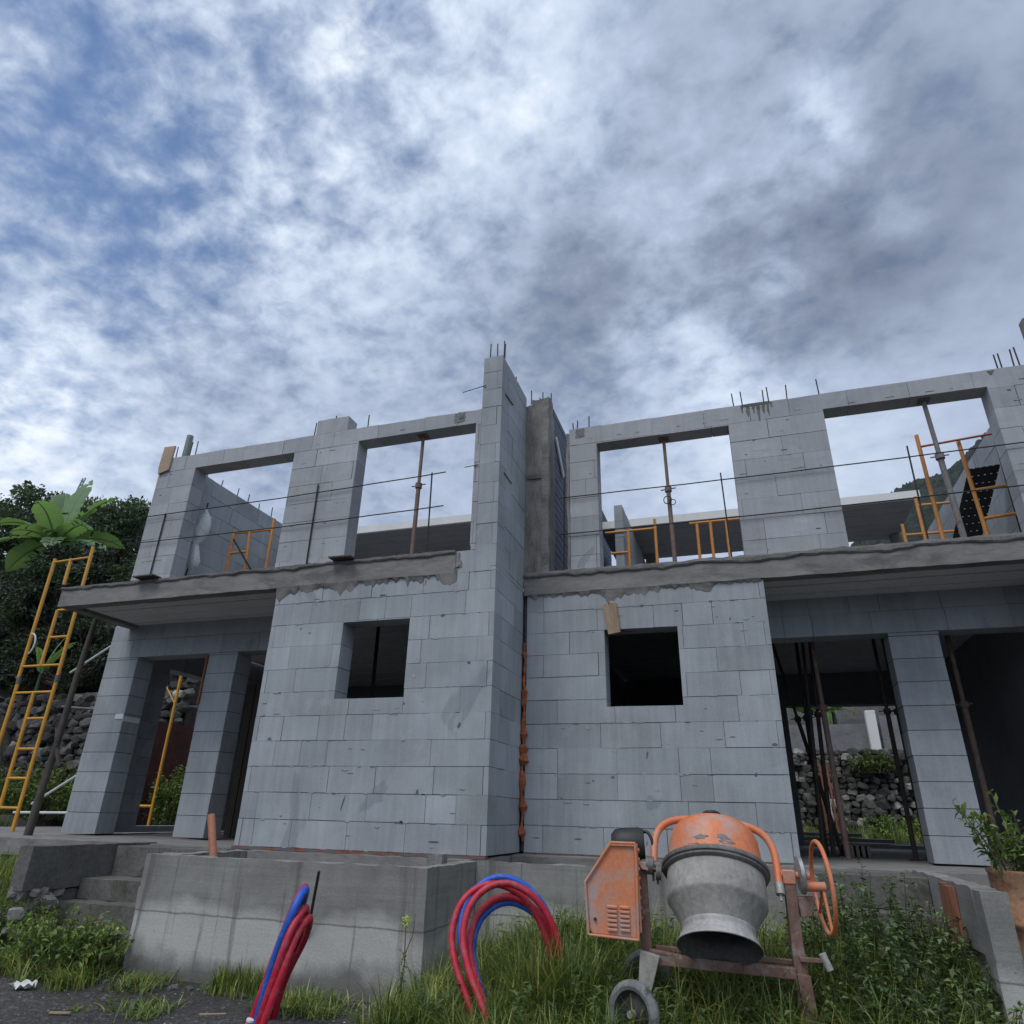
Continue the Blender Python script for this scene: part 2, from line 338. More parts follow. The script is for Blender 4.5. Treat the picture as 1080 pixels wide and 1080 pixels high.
def blocks(mb, u0, u1, z0, z1, pt, holes=(), ch=.25, bl=.625, gap=.006, zref=0, thick=.25, tongue=(), ragged=0):
    """courses of blocks; pt(u, depth, z) -> world point; depth 0 is the face"""
    k0 = math.floor((z0 - zref) / ch + 1e-6); k = k0
    while zref + k * ch < z1 - .01:
        za = max(z0, zref + k * ch); zb = min(z1, zref + (k + 1) * ch)
        js = [u0]; x = u0 + random.choice([.31, .42, .2, .5, .36]) * (bl / .625)
        while x < u1 - .12:
            js.append(x); x += bl if random.random() < .72 else bl * random.choice([.5, .7, .85])
        js.append(u1)
        if (k % 2) == 0:
            if 'R' in tongue: js.insert(-1, u1 - .055) if u1 - .055 > js[-2] + .05 else None
            if 'L' in tongue: js.insert(1, u0 + .055) if u0 + .055 < js[1] - .05 else None
        for a, b in zip(js[:-1], js[1:]):
            t = random.gauss(1, .06); t = max(.84, min(1.12, t)); c = (t * random.uniform(.99, 1.01), t, t * random.uniform(.99, 1.015))
            g = gap / 2 * random.uniform(.6, 1.5); d0 = random.uniform(-.0025, .0025)
            if random.random() < .4: g *= .2
            ga = 0 if a == u0 else g; gb = 0 if b == u1 else g
            gz = gap / 2 * random.choice([.25, .5, .8, 1.0, 1.2])
            rects = [(a + ga, b - gb, za + (gz if za > z0 else 0), zb - (gz if zb < z1 else 0))]
            for h in holes: rects = [q for r in rects for q in sub_rect(r, h)]
            for (p, q, s_, e) in rects:
                if q - p < .004 or e - s_ < .004: continue
                tz = [0, 0]
                if ragged and zb >= z1 - 1e-6: tz = [random.uniform(-ragged, ragged * .4) for _ in (0, 1)]
                jz = [random.uniform(-.0022, .0022) for _ in range(4)] if len(rects) == 1 and za > z0 and zb < z1 else [0] * 4
                V = [pt(p, d0, s_ + jz[0]), pt(q, d0, s_ + jz[1]), pt(q, thick, s_), pt(p, thick, s_), pt(p, d0, e + tz[0] + jz[2]), pt(q, d0, e + tz[1] + jz[3]), pt(q, thick, e + tz[1]), pt(p, thick, e + tz[0])]
                mb.add(V, [(0, 3, 2, 1), (4, 5, 6, 7), (0, 1, 5, 4), (1, 2, 6, 5), (2, 3, 7, 6), (3, 0, 4, 7)], c)
        k += 1
def core(mb, u0, u1, z0, z1, pt, holes=(), thick=.25, inset=.008, iend=.008):
    rects = [(u0 + iend, u1 - iend, z0 + .004, z1 - .012)]
    for h in holes: rects = [q for r in rects for q in sub_rect(r, (h[0] - inset, h[1] + inset, h[2] - inset, h[3] + inset))]
    for (p, q, s_, e) in rects:
        V = [pt(p, inset, s_), pt(q, inset, s_), pt(q, thick - inset, s_), pt(p, thick - inset, s_), pt(p, inset, e), pt(q, inset, e), pt(q, thick - inset, e), pt(p, thick - inset, e)]
        mb.add(V, [(0, 3, 2, 1), (4, 5, 6, 7), (0, 1, 5, 4), (1, 2, 6, 5), (2, 3, 7, 6), (3, 0, 4, 7)])
def wall_x(parent, name, X0, X1, z0, z1, Y, holes=(), mat='block', thick=.25, tongue=(), zref=0, ragged=0, **k):
    """wall facing -Y whose face is at Y"""
    pt = lambda u, d, z: (u, Y + d, z)
    mb = MB(); blocks(mb, X0, X1, z0, z1, pt, holes, zref=zref, thick=thick, tongue=tongue, ragged=ragged, **k)
    o = part(mb, name, M[mat], parent)
    c = MB(); core(c, X0, X1, z0, z1, pt, holes, thick); part(c, 'mortar_joints', M['joint'], o) if False else None
    c.v = [(x - parent.location.x, y - parent.location.y, z - parent.location.z) for x, y, z in c.v]
    c.build('mortar_joints', M['joint'], o)
    return o
def wall_y(parent, name, Y0, Y1, z0, z1, X, sgn=1, holes=(), mat='block_side', thick=.25, tongue=(), zref=0, ragged=0, **k):
    """wall whose face is at X, facing +X when sgn=1 (material goes towards -X)"""
    pt = lambda u, d, z: (X - sgn * d, u, z)
    mb = MB(); blocks(mb, Y0, Y1, z0, z1, pt, holes, zref=zref, thick=thick, tongue=tongue, ragged=ragged, **k)
    if sgn < 0: pass
    o = part(mb, name, M[mat], parent)
    c = MB(); core(c, Y0, Y1, z0, z1, pt, holes, thick)
    c.v = [(x - parent.location.x, y - parent.location.y, z - parent.location.z) for x, y, z in c.v]
    c.build('mortar_joints', M['joint'], o)
    return o
def rough_box(x0, x1, y0, y1, z0, z1, step=.08, amp=.008, ztop=0, seed=0, topamp=0):
    """box with subdivided, slightly uneven faces"""
    bm = bmesh.new(); bmesh.ops.create_cube(bm, size=1)
    for v in bm.verts: v.co = Vector(((x0 + x1) / 2 + v.co.x * (x1 - x0), (y0 + y1) / 2 + v.co.y * (y1 - y0), (z0 + z1) / 2 + v.co.z * (z1 - z0)))
    for ax, (a, b) in enumerate(((x0, x1), (y0, y1), (z0, z1))):
        n = int((b - a) / step)
        for i in range(1, n):
            co = [0, 0, 0]; co[ax] = a + (b - a) * i / n; no = [0, 0, 0]; no[ax] = 1
            bmesh.ops.bisect_plane(bm, geom=bm.verts[:] + bm.edges[:] + bm.faces[:], plane_co=co, plane_no=no)
    bm.verts.ensure_lookup_table(); mb = MB(); V = []
    for v in bm.verts:
        q = v.co * 5 + Vector((seed, 0, 0)); d = Vector((noise.noise(q), noise.noise(q + Vector((9, 0, 0))), noise.noise(q + Vector((0, 9, 0)))))
        p = v.co + d * amp
        if topamp and v.co.z > z1 - 1e-4: p.z += topamp * noise.noise(v.co * 9 + Vector((seed, 3, 0)))
        V.append(p)
    bm.verts.index_update(); mb.add(V, [[v.index for v in f.verts] for f in bm.faces], smooth=False); bm.free()
    return mb

def rebar(parent, x, y, z0, z1, r=.008, lean=(0, 0)):
    mb = MB(); mb.tube([(x, y, z0), (x + lean[0], y + lean[1], z1)], r, 6); return part(mb, 'rebar', M['rebar'], parent)

def smear(parent, X0, X1, ztop, depth, Y, seed, spikes=1):
    """jagged apron of mortar hanging below a slab edge, 8-20 mm thick"""
    n = int((X1 - X0) / .025); top = []; bot = []
    rnd = random.Random(seed)
    for i in range(n + 1):
        x = X0 + (X1 - X0) * i / n
        d = depth * (.45 + .9 * abs(noise.noise(Vector((x * 2.1, seed, 0)))) + .5 * noise.noise(Vector((x * 9, seed, 1))))
        d += .15 * spikes * max(0, noise.noise(Vector((x * 3.3, seed, 7))) - .22) + .05 * noise.noise(Vector((x * 24, seed, 11))) + .12 * spikes * max(0, noise.noise(Vector((x * 15, seed, 8))) - .3)
        if rnd.random() < .02 * spikes: d += rnd.uniform(.02, .05)
        top.append((x, ztop)); bot.append((x, ztop - max(.012, d)))
    mb = MB(); V = []; F = []
    for i in range(n + 1):
        t = .010 + .012 * abs(noise.noise(Vector((top[i][0] * 5, seed, 4))))
        V += [(top[i][0], Y - t - .012, top[i][1]), (bot[i][0], Y - .004, bot[i][1]), (top[i][0], Y + .002, top[i][1]), (bot[i][0], Y + .002, bot[i][1]),
              ((top[i][0] + bot[i][0]) / 2, Y - t, top[i][1] * .45 + bot[i][1] * .55)]
    for i in range(n):
        a = 5 * i; b = a + 5
        F += [(a, a + 4, b + 4, b), (a + 4, a + 1, b + 1, b + 4), (a + 1, a + 3, b + 3, b + 1), (a + 2, a, b, b + 2)]
    mb.add(V, F); return part(mb, 'mortar_smear', M['slab'], parent)

# ------------------------------------------------------------------ LEFT HOUSE
HL = thing('terraced_house', 'left half of the unfinished grey block building, including the tall party wall', 'house', (-3, 0, 0))
# ground floor
FL = wall_x(HL, 'front_wall', -2.70, 0, 0, 2.70, 0, holes=[(-1.76, -.953, 1.415, 2.238)], tongue=('L', 'R'))
wall_y(HL, 'party_wall', .252, 1.0, 0, 2.80, 0, 1, tongue=())
wall_y(HL, 'party_wall', .0 + 1.0, 6.7, 0, 2.79, -.02, 1, mat='block_side')
wall_y(HL, 'return_wall', .252, 1.3, 0, 2.74, -2.70, -1)
def pier(H, x0, x1, Y, z1):
    pt = lambda u, d, z: (u, Y + d, z)
    mb = MB()
    for k in range(int(z1 / .25 + .99)):
        za, zb = k * .25 + .004, min(z1, k * .25 + .25) - .003
        t = random.uniform(.93, 1.06); j = random.uniform(-.003, .003)
        mb.box(x0 + random.uniform(-.003, .003), x1 + random.uniform(-.003, .003), Y + j, Y + .3, za, zb, (t, t, t * 1.01))
    o = part(mb, 'pier', M['block'], H)
    c = MB(); c.box(x0 + .01, x1 - .01, Y + .01, Y + .29, .01, z1 - .01)
    c.v = [(x - H.location.x, y - H.location.y, z - H.location.z) for x, y, z in c.v]; c.build('mortar_joints', M['joint'], o)
    return o
pier(HL, -6.357, -5.788, 1.175, 2.28); pier(HL, -4.551, -4.086, 1.175, 2.28)
def lintel(H, x0, x1, Y, z0, z1, mat='block', name='lintel'):
    return wall_x(H, name, x0, x1, z0, z1, Y, mat=mat, thick=.27, zref=z0, bl=.62)
lintel(HL, -6.357, -2.704, 1.175, 2.283, 2.765)
wall_y(HL, 'side_wall', 1.48, 6.7, 0, 2.79, -6.12, 1, holes=[(2.15, 3.6, .08, 2.31)])
m = MB(); m.box(-6.1, -.3, 6.5, 6.75, 0, 2.79); part(m, 'rear_wall', M['interior'], HL)
m = rough_box(-9.6, 0.0, 0.0, 7.0, -.19, -.02, .22, .006, seed=3); part(m, 'floor_slab', M['slab'], HL)
m = MB(); m.box(-9.5, 0, .12, 6.9, -.7, -.195); part(m, 'foundation', M['slab'], HL)
m = rough_box(-2.72, 0.0, -.012, .05, -.03, -.004, .1, .004, seed=2); part(m, 'base_strip', M['brickdust'], HL)
# slab over the ground floor: edge beams, deck and soffit boards
def slab_lip(H, x0, x1, Y):
    n = int((x1 - x0) / .04); m = MB(); V = []
    for i in range(n + 1):
        x = x0 + (x1 - x0) * i / n; zb = 2.925 - .030 * noise.noise(Vector((x * 1.7, Y, 2))) - .02 * noise.noise(Vector((x * 7, Y, 3))); t = .010 + .008 * noise.noise(Vector((x * 5, Y, 6)))
        zt = 2.958 + .012 * noise.noise(Vector((x * 6, Y, 9))); V += [(x, Y - .052, zb - .012), (x, Y - .052 - t, zb + .006), (x, Y - .050 - t * .8, zt), (x, Y - .02, zt + .006)]
    F = []
    for i in range(n):
        for k in range(3): F.append((4 * i + k, 4 * i + 4 + k, 4 * i + 5 + k, 4 * i + 1 + k))
    m.add(V, F); part(m, 'rough_screed_lip', M['lipconc'], H)
def first_slab(H, x0, x1, Y, seed):
    m = rough_box(x0, x1, Y - .022, Y + .13, 2.70, 2.955, .06, .006, seed=seed, topamp=.022); part(m, 'slab_edge', M['slab'], H)
    slab_lip(H, x0, x1, Y + .018)
    m = MB(); m.box(x0 + .02, x1, Y + .13, 6.9, 2.80, 2.945); part(m, 'slab_deck', M['slab'], H)
    return
first_slab(HL, -6.08, -.46, 0, 1)
wall_x(HL, 'infill_blocks', -.461, -.243, 2.703, 2.957, 0, thick=.2, zref=2.703)
m = MB(); m.box(-.46, -.25, .2, 1.0, 2.80, 2.945); part(m, 'slab_deck', M['slab'], HL)
m = rough_box(-6.08, -5.93, .13, 1.5, 2.70, 2.80, .08, .006, seed=4); part(m, 'side_edge_beam', M['slab'], HL)
def soffit(H, x0, x1, y0, y1, z=2.745):
    m = MB(); y = y0
    while y < y1 - .02:
        e = min(y1, y + .31); m.box(x0, x1, y + .010, e - .010, z + random.uniform(-.003, .003), z + .05, (1, 1, 1)); y = e
    part(m, 'soffit', M['soffit'], H)
soffit(HL, -5.92, -.26, .135, 6.45)
smear(HL, -2.70, -.44, 2.705, .06, 0, 1.5, 1.4)
# upper floor
UL = wall_x(HL, 'upper_front_wall', -4.97, 0, 2.958, 4.745, 0, holes=[(-4.355, -2.795, 2.9, 4.53), (-1.87, -.31, 2.9, 4.56), (-.36, -.30, 2.9, 3.01), (-.245, .1, 2.7, 4.9)], mat='block_upper', zref=2.53, thick=.22, ragged=.012)
wall_x(HL, 'party_wall_end', -.242, 0, 2.704, 5.47, 0, mat='block', thick=.25, zref=.0, tongue=('R',), ragged=.01)
wall_y(HL, 'upper_party_wall', .252, 1.0, 2.804, 5.48, 0, 1, zref=.05, ragged=.02)
m = rough_box(-.03, .31, 1.004, 1.30, 2.965, 5.26, .045, .014, seed=7, topamp=.03); part(m, 'column', M['column'], HL)
m = rough_box(-.03, .10, 1.01, 1.30, 5.22, 5.37, .04, .02, seed=8, topamp=.05); part(m, 'column_head', M['column'], HL)
m = rough_box(.08, .30, 1.012, 1.30, 5.22, 5.455, .04, .02, seed=9, topamp=.05); part(m, 'column_head', M['column'], HL)
m = rough_box(.02, .30, .992, 1.02, 4.25, 4.31, .03, .012, seed=10); part(m, 'column_seam', M['lipconc'], HL)
m = rough_box(.22, .31, .990, 1.05, 2.98, 5.3, .05, .02, seed=19); part(m, 'column_arris', M['slab'], HL)
m = MB()
z = 2.96
while z < 5.4:
    e = z + .098; m.box(.02, .298 - random.uniform(0, .004), 1.304, 5.6, z + .006, e, (1, 1, 1)); z += .104
part(m, 'siding_wall', M['siding'], HL)
wall_y(HL, 'upper_end_wall', .222, 4.6, 2.95, 4.74, -4.70, 1, mat='block_side', thick=.24, zref=2.48, ragged=.01)
m = MB()
for i in range(6): m.box(-4.3, -.27, 2.85 + i * .24, 2.85 + i * .24 + .232, 4.60, 4.68)
rs = part(m, 'rear_roof_slab', M['roofboard'], HL)
m = MB(); m.box(-4.32, -.26, 2.80, 2.848, 4.595, 4.72); part(m, 'roof_fascia', M['fascia'], HL)
for x in (-4.2, -2.4, -.5):
    m = MB(); m.box(x, x + .2, 4.0, 4.22, 2.95, 4.6); part(m, 'rear_column', M['column'], HL)
m = rough_box(-2.52, -2.06, .0, .2, 4.747, 4.955, .08, .006, seed=5); part(m, 'loose_course_block', M['block_upper'], HL)
HLP = (-.52, 4.66)
for x, y, z0, z1 in ((-.19, .06, 5.44, 5.72), (-.09, .05, 5.44, 5.70), (-.05, .2, 5.44, 5.80), (-.03, .12, 5.44, 5.78), (-.12, .35, 5.44, 5.75), (-.12, .52, 5.44, 5.7), (-.1, .62, 5.44, 5.69), (-.1, .8, 5.44, 5.72), (-.1, .95, 5.44, 5.64),
                     (-2.62, .1, 4.72, 5.0), (-2.58, .14, 4.72, 5.03), (-2.32, .1, 4.9, 5.06), (-1.83, .1, 4.72, 4.99), (-4.62, .1, 4.7, 5.02), (-4.56, .14, 4.7, 5.05), (-4.85, .1, 4.7, 4.98)):
    rebar(HL, x, y, z0, z1, .0075, (random.uniform(-.012, .012), 0))
for i in range(13): rebar(HL, -4.82, .45 + i * .3 + random.uniform(-.05, .05), 4.7, 4.7 + random.uniform(.15, .32), .008, (random.uniform(-.02, .02), random.uniform(-.02, .02)))
for i in range(4): rebar(HL, .05 + i * .08, 1.06 + (i % 2) * .14, 5.42, 5.62 + random.uniform(-.04, .03), .008)
for (x, y, z) in ((-.12, .0, 5.32), (-.10, .0, 5.0)):
    pass
m = MB(); m.tube([(-.5, -.004, 5.02), (-.2, -.012, 5.06)], .005, 6); part(m, 'tie_bar', M['rebar'], HL)
m = MB(); m.tube([(-.42, -.006, 3.98), (-.25, -.012, 3.985)], .005, 6); part(m, 'tie_bar', M['rebar'], HL)
m = MB(); m.tube([(.008, .12, 4.98), (.012, .4, 5.0)], .007, 6); part(m, 'tie_bar', M['rebar'], HL)
m = MB(); m.tube([(.008, .15, 3.93), (.012, .42, 3.92)], .006, 6); part(m, 'tie_bar', M['rebar'], HL)
def absorb(wall, H, mb, mat):
    """merge surface marks into the mesh of the wall they sit on, as a second material"""
    mb.v = [(x - H.location.x, y - H.location.y, z - H.location.z) for x, y, z in mb.v]
    if mat.name not in [q.name for q in wall.data.materials]: wall.data.materials.append(mat)
    idx = [q.name for q in wall.data.materials].index(mat.name); bm = bmesh.new(); bm.from_mesh(wall.data); vs = [bm.verts.new(v) for v in mb.v]
    for f in mb.f: bm.faces.new([vs[i] for i in f]).material_index = idx
    bm.to_mesh(wall.data); bm.free()
def scuffs(W_, H, X0, X1, z0, z1, Y, holes, n, seed):
    rnd = random.Random(seed); lt = MB(); dk = MB()
    for i in range(n):
        x = rnd.uniform(X0 + .05, X1 - .05); k = rnd.randint(0, int((z1 - z0) / .25)); z = z0 + k * .25 + rnd.uniform(-.004, .004)
        if rnd.random() < .3: z = rnd.uniform(z0 + .05, z1 - .05)
        if any(h[0] - .08 < x < h[1] + .08 and h[2] - .03 < z < h[3] + .03 for h in holes) or z > z1 - .03: continue
        big = rnd.random(); w = rnd.uniform(.008, .05); hh = rnd.uniform(.002, .007)
        if big < .10: w, hh = rnd.uniform(.015, .035), rnd.uniform(.008, .02)
        P = []
        for q in range(9):
            a = 2 * math.pi * q / 9; r_ = rnd.uniform(.5, 1.2); P.append((x + math.cos(a) * w * r_, Y - .0032, z + math.sin(a) * hh * r_))
        (dk if rnd.random() < .25 else lt).prism(P, (0, .0035, 0))
    absorb(W_, H, lt, M['mortarlight']); absorb(W_, H, dk, M['joint'])
scuffs(FL, HL, -2.7, 0, 0, 2.66, 0, [(-1.76, -.953, 1.415, 2.238)], 120, 5)
scuffs(UL, HL, -4.95, -.25, 2.98, 4.7, 0, [(-4.355, -2.795, 2.9, 4.53), (-1.87, -.31, 2.9, 4.56)], 130, 6)
# open movement joint with foam squeezed out, between the two houses
m = MB()
pts = [(.030 + .018 * noise.noise(Vector((.4, .7, i * .43))), .988 + .012 * noise.noise(Vector((5.3, .6, i * .5))), .10 + i * .0325) for i in range(64)]
m.tube(pts, [.008 + .075 * max(0, noise.noise(Vector((3.37, 7.61, i * .37))) + .08) + .022 * abs(noise.noise(Vector((1.3, 2.7, i * 1.7)))) for i in range(64)], 8); part(m, 'joint_foam', M['foam'], HL)
# bore holes and nails in the facade
def pit(H, x, z, Y, w, h, lean=0):
    m = MB(); P = []
    for k in range(9):
        a = 2 * math.pi * k / 9; q = random.uniform(.7, 1.2); P.append((x + lean * math.sin(a) * h + math.cos(a) * w * q, Y - .0035, z + math.sin(a) * h * q))
    m.prism(P, (0, .004, 0)); return part(m, 'chip', M['joint'], H)
def patch(H, x, z, Y, w, h, mat='mortar', name='mortar_patch', th=.006):
    m = MB(); P = []
    for k in range(22):
        a = 2 * math.pi * k / 22; q = 1 / max(abs(math.cos(a)), abs(math.sin(a))) * random.uniform(.72, 1.05); P.append((x + math.cos(a) * w * q, Y - th + .001, z + math.sin(a) * h * q))
    m.prism(P, (0, th, 0)); return part(m, name, M[mat], H)
def drip(H, x, z, Y, w, L):
    m = MB(); n = 10; V = []
    for i in range(n + 1):
        t = i / n; ww = w * (1 - t) ** .6 * random.uniform(.7, 1.2) + .002; xx = x + .008 * noise.noise(Vector((x * 9, t * 3, 1))); V += [(xx - ww, Y - .0035, z - L * t), (xx + ww, Y - .0035, z - L * t)]
    m.add(V, [(2 * i, 2 * i + 2, 2 * i + 3, 2 * i + 1) for i in range(n)]); return part(m, 'drip_stain', M['lipconc'], H)
patch(HL, -.455, 2.85, 0, .05, .10, 'slab', 'slab_end_mortar', .018); patch(HL, -.50, 2.72, 0, .06, .035, 'slab', 'slab_end_mortar', .014); patch(HL, -.42, 2.80, 0, .035, .04, 'slab', 'slab_end_mortar', .010)
patch(HL, -.52, 4.665, 0, .075, .07); patch(HL, -.50, 4.66, -.004, .03, .025, 'joint', 'mortar_hole')
for a in ((-.72, .52, .012, .028), (-.32, 1.13, .02, .028), (-1.51, .42, .006, .07), (-.94, 1.35, .012, .012), (-2.2, .28, .02, .006), (-.52, .1, .05, .006), (-1.3, 2.52, .04, .006), (-.8, 2.62, .006, .03), (-2.3, 2.2, .006, .012)): pit(HL, a[0], a[1], 0, a[2], a[3], .25)

# ------------------------------------------------------------------ RIGHT HOUSE
HR = thing('terraced_house', 'right half of the unfinished grey block building, with a plank above its window', 'house', (3, 1, 0))
FR = wall_x(HR, 'front_wall', .05, 2.68, 0, 2.705, 1.0, holes=[(.95, 1.748, 1.418, 2.245)], tongue=('R',))
wall_y(HR, 'return_wall', 1.252, 2.2, 0, 2.74, 2.68, 1)
pier(HR, 3.955, 4.447, 1.975, 2.29)
lintel(HR, 2.684, 5.46, 1.975, 2.293, 2.775)
m = MB(); m.box(5.46, 5.72, 1.2, 6.7, 0, 2.78); part(m, 'end_wall', M['interior'], HR)
for a in ((.25, 3.07), (4.83, 5.46)):
    m = MB(); m.box(a[0], a[1], 6.7, 6.95, 0, 2.797); part(m, 'rear_wall', M['interior'], HR)
m = MB(); m.box(3.07, 4.83, 6.7, 6.95, 2.2, 2.797); part(m, 'rear_lintel', M['interior'], HR)
m = MB(); m.box(2.45, 2.66, 2.2, 5.2, 0, 2.797); part(m, 'inner_wall', M['interior'], HR)
m = rough_box(0.004, 6.0, .75, 7.0, -.19, -.015, .2, .006, seed=13); part(m, 'floor_slab', M['slab'], HR)
m = MB(); m.box(0.01, 6, .85, 6.9, -.7, -.195); part(m, 'foundation', M['slab'], HR)
m = rough_box(.05, 2.68, .988, 1.05, -.015, -.002, .1, .003, seed=12); part(m, 'base_strip', M['brickdust'], HR)
m = rough_box(.01, 6.1, .976, 1.13, 2.712, 2.985, .06, .008, seed=11, topamp=.02); part(m, 'slab_edge', M['slab'], HR)
slab_lip(HR, .01, 6.1, 1.016)
m = MB(); m.box(.32, 6.0, 1.13, 6.9, 2.80, 2.955); part(m, 'slab_deck', M['slab'], HR)
soffit(HR, .27, 5.45, 1.135, 6.69)
m = MB(); m.box(.012, .26, 1.252, 6.7, -.01, 2.795); part(m, 'party_wall', M['interior'], HR)
m = MB(); m.box(.004, .046, 1.06, 1.25, .0, 2.70); part(m, 'joint_filler', M['joint'], HR)
smear(HR, .09, 2.66, 2.715, .06, 1.0, 4.5, 1.0)
UR = wall_x(HR, 'upper_front_wall', .58, 6.0, 2.96, 4.90, 1.0, holes=[(.93, 2.525, 2.9, 4.645), (3.57, 5.21, 2.9, 4.69)], mat='block_upper', zref=2.66, thick=.23, ragged=.012)
wall_y(HR, 'upper_end_wall', 1.232, 5.3, 2.96, 4.66, 5.45, -1, mat='block_side', thick=.24, zref=2.4, ragged=.01)
wall_y(HR, 'upper_cross_wall', 2.6, 5.2, 2.96, 4.5, .98, 1, mat='block_side', thick=.12, holes=[(3.0, 3.35, 3.9, 4.12), (3.0, 3.35, 3.45, 3.65)])
m = MB()
for i in range(7): m.box(.45, 5.02, 3.70 + i * .222, 3.70 + i * .222 + .214, 4.60, 4.68)
part(m, 'rear_roof_slab', M['roofboard'], HR)
m = MB(); m.box(.43, 5.06, 3.65, 3.698, 4.592, 4.715); part(m, 'roof_fascia', M['fascia'], HR)
for x in (1.0, 3.0, 4.9):
    m = MB(); m.box(x, x + .16, 5.0, 5.2, 2.95, 4.6); part(m, 'rear_column', M['column'], HR)
for x, z1 in ((.62, 5.05), (.66, 5.08), (.82, 5.12), (2.62, 5.14), (2.72, 5.15), (2.96, 5.13), (3.02, 5.16), (3.22, 5.15), (3.58, 5.17), (5.4, 5.14), (5.44, 5.15), (5.55, 5.18), (5.61, 5.2)):
    rebar(HR, x, 1.1, 4.85, z1, .008, (random.uniform(-.015, .015), 0))
for i in range(9): rebar(HR, 5.57, 1.6 + i * .28, 4.6, 4.62 + random.uniform(.14, .28), .008, (random.uniform(-.02, .02), 0))
m = rough_box(.545, .578, .99, 1.2, 2.97, 4.84, .05, .012, seed=21); part(m, 'mortar_edge', M['column'], HR)
patch(HR, .72, 4.83, 1.0, .06, .07); patch(HR, 2.86, 4.885, 1.0, .17, .02, 'lipconc')
for x, w, L_ in ((2.70, .012, .10), (2.76, .02, .16), (2.83, .015, .12), (2.88, .022, .24), (2.94, .018, .14), (2.99, .012, .18), (3.03, .01, .07), (5.28, .03, .05)): drip(HR, x, 4.88, 1.0, w, L_)
for a in ((.99, .72, .02, .012), (2.2, 1.1, .03, .006), (1.35, .93, .008, .035), (2.38, .75, .015, .02), (1.72, .2, .04, .005), (1.3, .12, .006, .03), (1.75, 2.42, .02, .008), (2.3, 2.3, .006, .02)): pit(HR, a[0], a[1], 1.0, a[2], a[3], .2)
scuffs(FR, HR, .06, 2.68, 0, 2.66, 1.0, [(.95, 1.748, 1.418, 2.245)], 120, 7)
scuffs(UR, HR, .6, 5.9, 2.98, 4.86, 1.0, [(.93, 2.525, 2.9, 4.645), (3.57, 5.21, 2.9, 4.69)], 140, 8)
m = MB(); m.box(5.80, 5.92, 1.15, 1.27, 4.88, 5.6); part(m, 'corner_stub', M['column'], HR)

# ------------------------------------------------------------------ guard bars across the upper openings
def guard(name, label, X0, X1, zs, posts, Y):
    g = thing(name, label, 'guard rail', ((X0 + X1) / 2, Y, 2.95), group='guard rails of black bar in front of the upper openings')
    for za, zb in zs:
        n = 14; m = MB(); m.tube([(X0 + (X1 - X0) * i / n, Y + .004 * math.sin(i * 2.1), za + (zb - za) * i / n - .02 * math.sin(math.pi * i / n)) for i in range(n + 1)], .0068, 6); part(m, 'rail', M['blackrod'], g)
    for x, z1 in posts:
        m = MB(); m.tube([(x, Y + .017, 2.94), (x + random.uniform(-.02, .02), Y + .017, z1)], .009, 6); part(m, 'post', M['blackrod'], g)
guard('guard_rail', 'two black bars tied to upright rods across the left-hand upper openings', -5.02, -.64, ((3.86, 3.935), (3.49, 3.508)), ((-4.66, 3.88), (-2.35, 4.01), (-.81, 3.96)), -.032)
guard('guard_rail', 'two black bars tied to upright rods across the right-hand upper openings', .46, 5.75, ((3.925, 3.965), (3.44, 3.49)), ((.50, 4.2), (2.39, 4.02), (4.3, 4.08)), .968)

# ------------------------------------------------------------------ steel props
def prop(label, p0, p1, mat='prop', group=None, r=.026, name='steel_prop'):
    o = thing(name, label, 'prop', p0, group=group); p0, p1 = Vector(p0), Vector(p1); d = (p1 - p0); L = d.length; d.normalize()
    m = MB(); m.tube([p0 + d * .01, p0 + d * L * .58], r, 10); part(m, 'outer_tube', M[mat], o)
    m = MB(); m.tube([p0 + d * L * .55, p1 - d * .008], r * .78, 10); part(m, 'inner_tube', M[mat], o)
    m = MB(); m.lathe([(0, -.03), (r * 1.55, -.03), (r * 1.55, .03), (0, .03)], p0 + d * L * .58, d, 10); m.tube([p0 + d * L * .58 + Vector((-.09, -.0, .0)), p0 + d * L * .58 + Vector((.09, 0, .012))], .007, 6); part(m, 'collar', M[mat], o)
    m = MB(); m.box(p0.x - .06, p0.x + .06, p0.y - .06, p0.y + .06, p0.z, p0.z + .008); part(m, 'base_plate', M[mat], o)
    m = MB(); m.box(p1.x - .06, p1.x + .06, p1.y - .06, p1.y + .06, p1.z - .008, p1.z); part(m, 'head_plate', M[mat], o)
    return o
prop('rusty prop under the lintel of the left-hand house beside the tall party wall', (-1.06, .12, 2.957), (-1.045, .12, 4.555), 'rustprop')
prop('rusty prop with a wire ring at its middle in the upper opening beside the siding', (1.77, 1.12, 2.99), (1.75, 1.12, 4.64), 'rustprop')
prop('grey leaning prop in front of the mesh ramp in the far right upper opening', (4.66, 1.12, 2.99), (4.62, 1.12, 4.685), 'greyprop', r=.03)
prop('prop standing inside the small square window of the left-hand house', (-2.0, 1.25, -.015), (-2.03, 1.25, 2.742), 'prop', r=.03)
GP = 'cluster of dark props in the right-hand ground-floor opening'
lp = 'dark prop in the tight cluster inside the right-hand ground-floor opening'
prop('paler dark prop at the front right of the cluster in the right-hand ground-floor opening', (3.25, 2.6, -.01), (3.22, 2.6, 2.742), 'rustprop', group=GP, r=.032)
prop(lp, (3.04, 3.0, -.01), (3.17, 3.0, 2.742), group=GP); prop(lp, (3.16, 3.2, -.01), (3.27, 3.2, 2.742), group=GP)
prop(lp, (3.11, 3.5, -.01), (3.12, 3.5, 2.742), group=GP, r=.03)
prop('slanted dark prop crossing behind the cluster in the right-hand ground-floor opening', (3.30, 3.6, -.01), (2.80, 3.6, 2.742), group=GP)
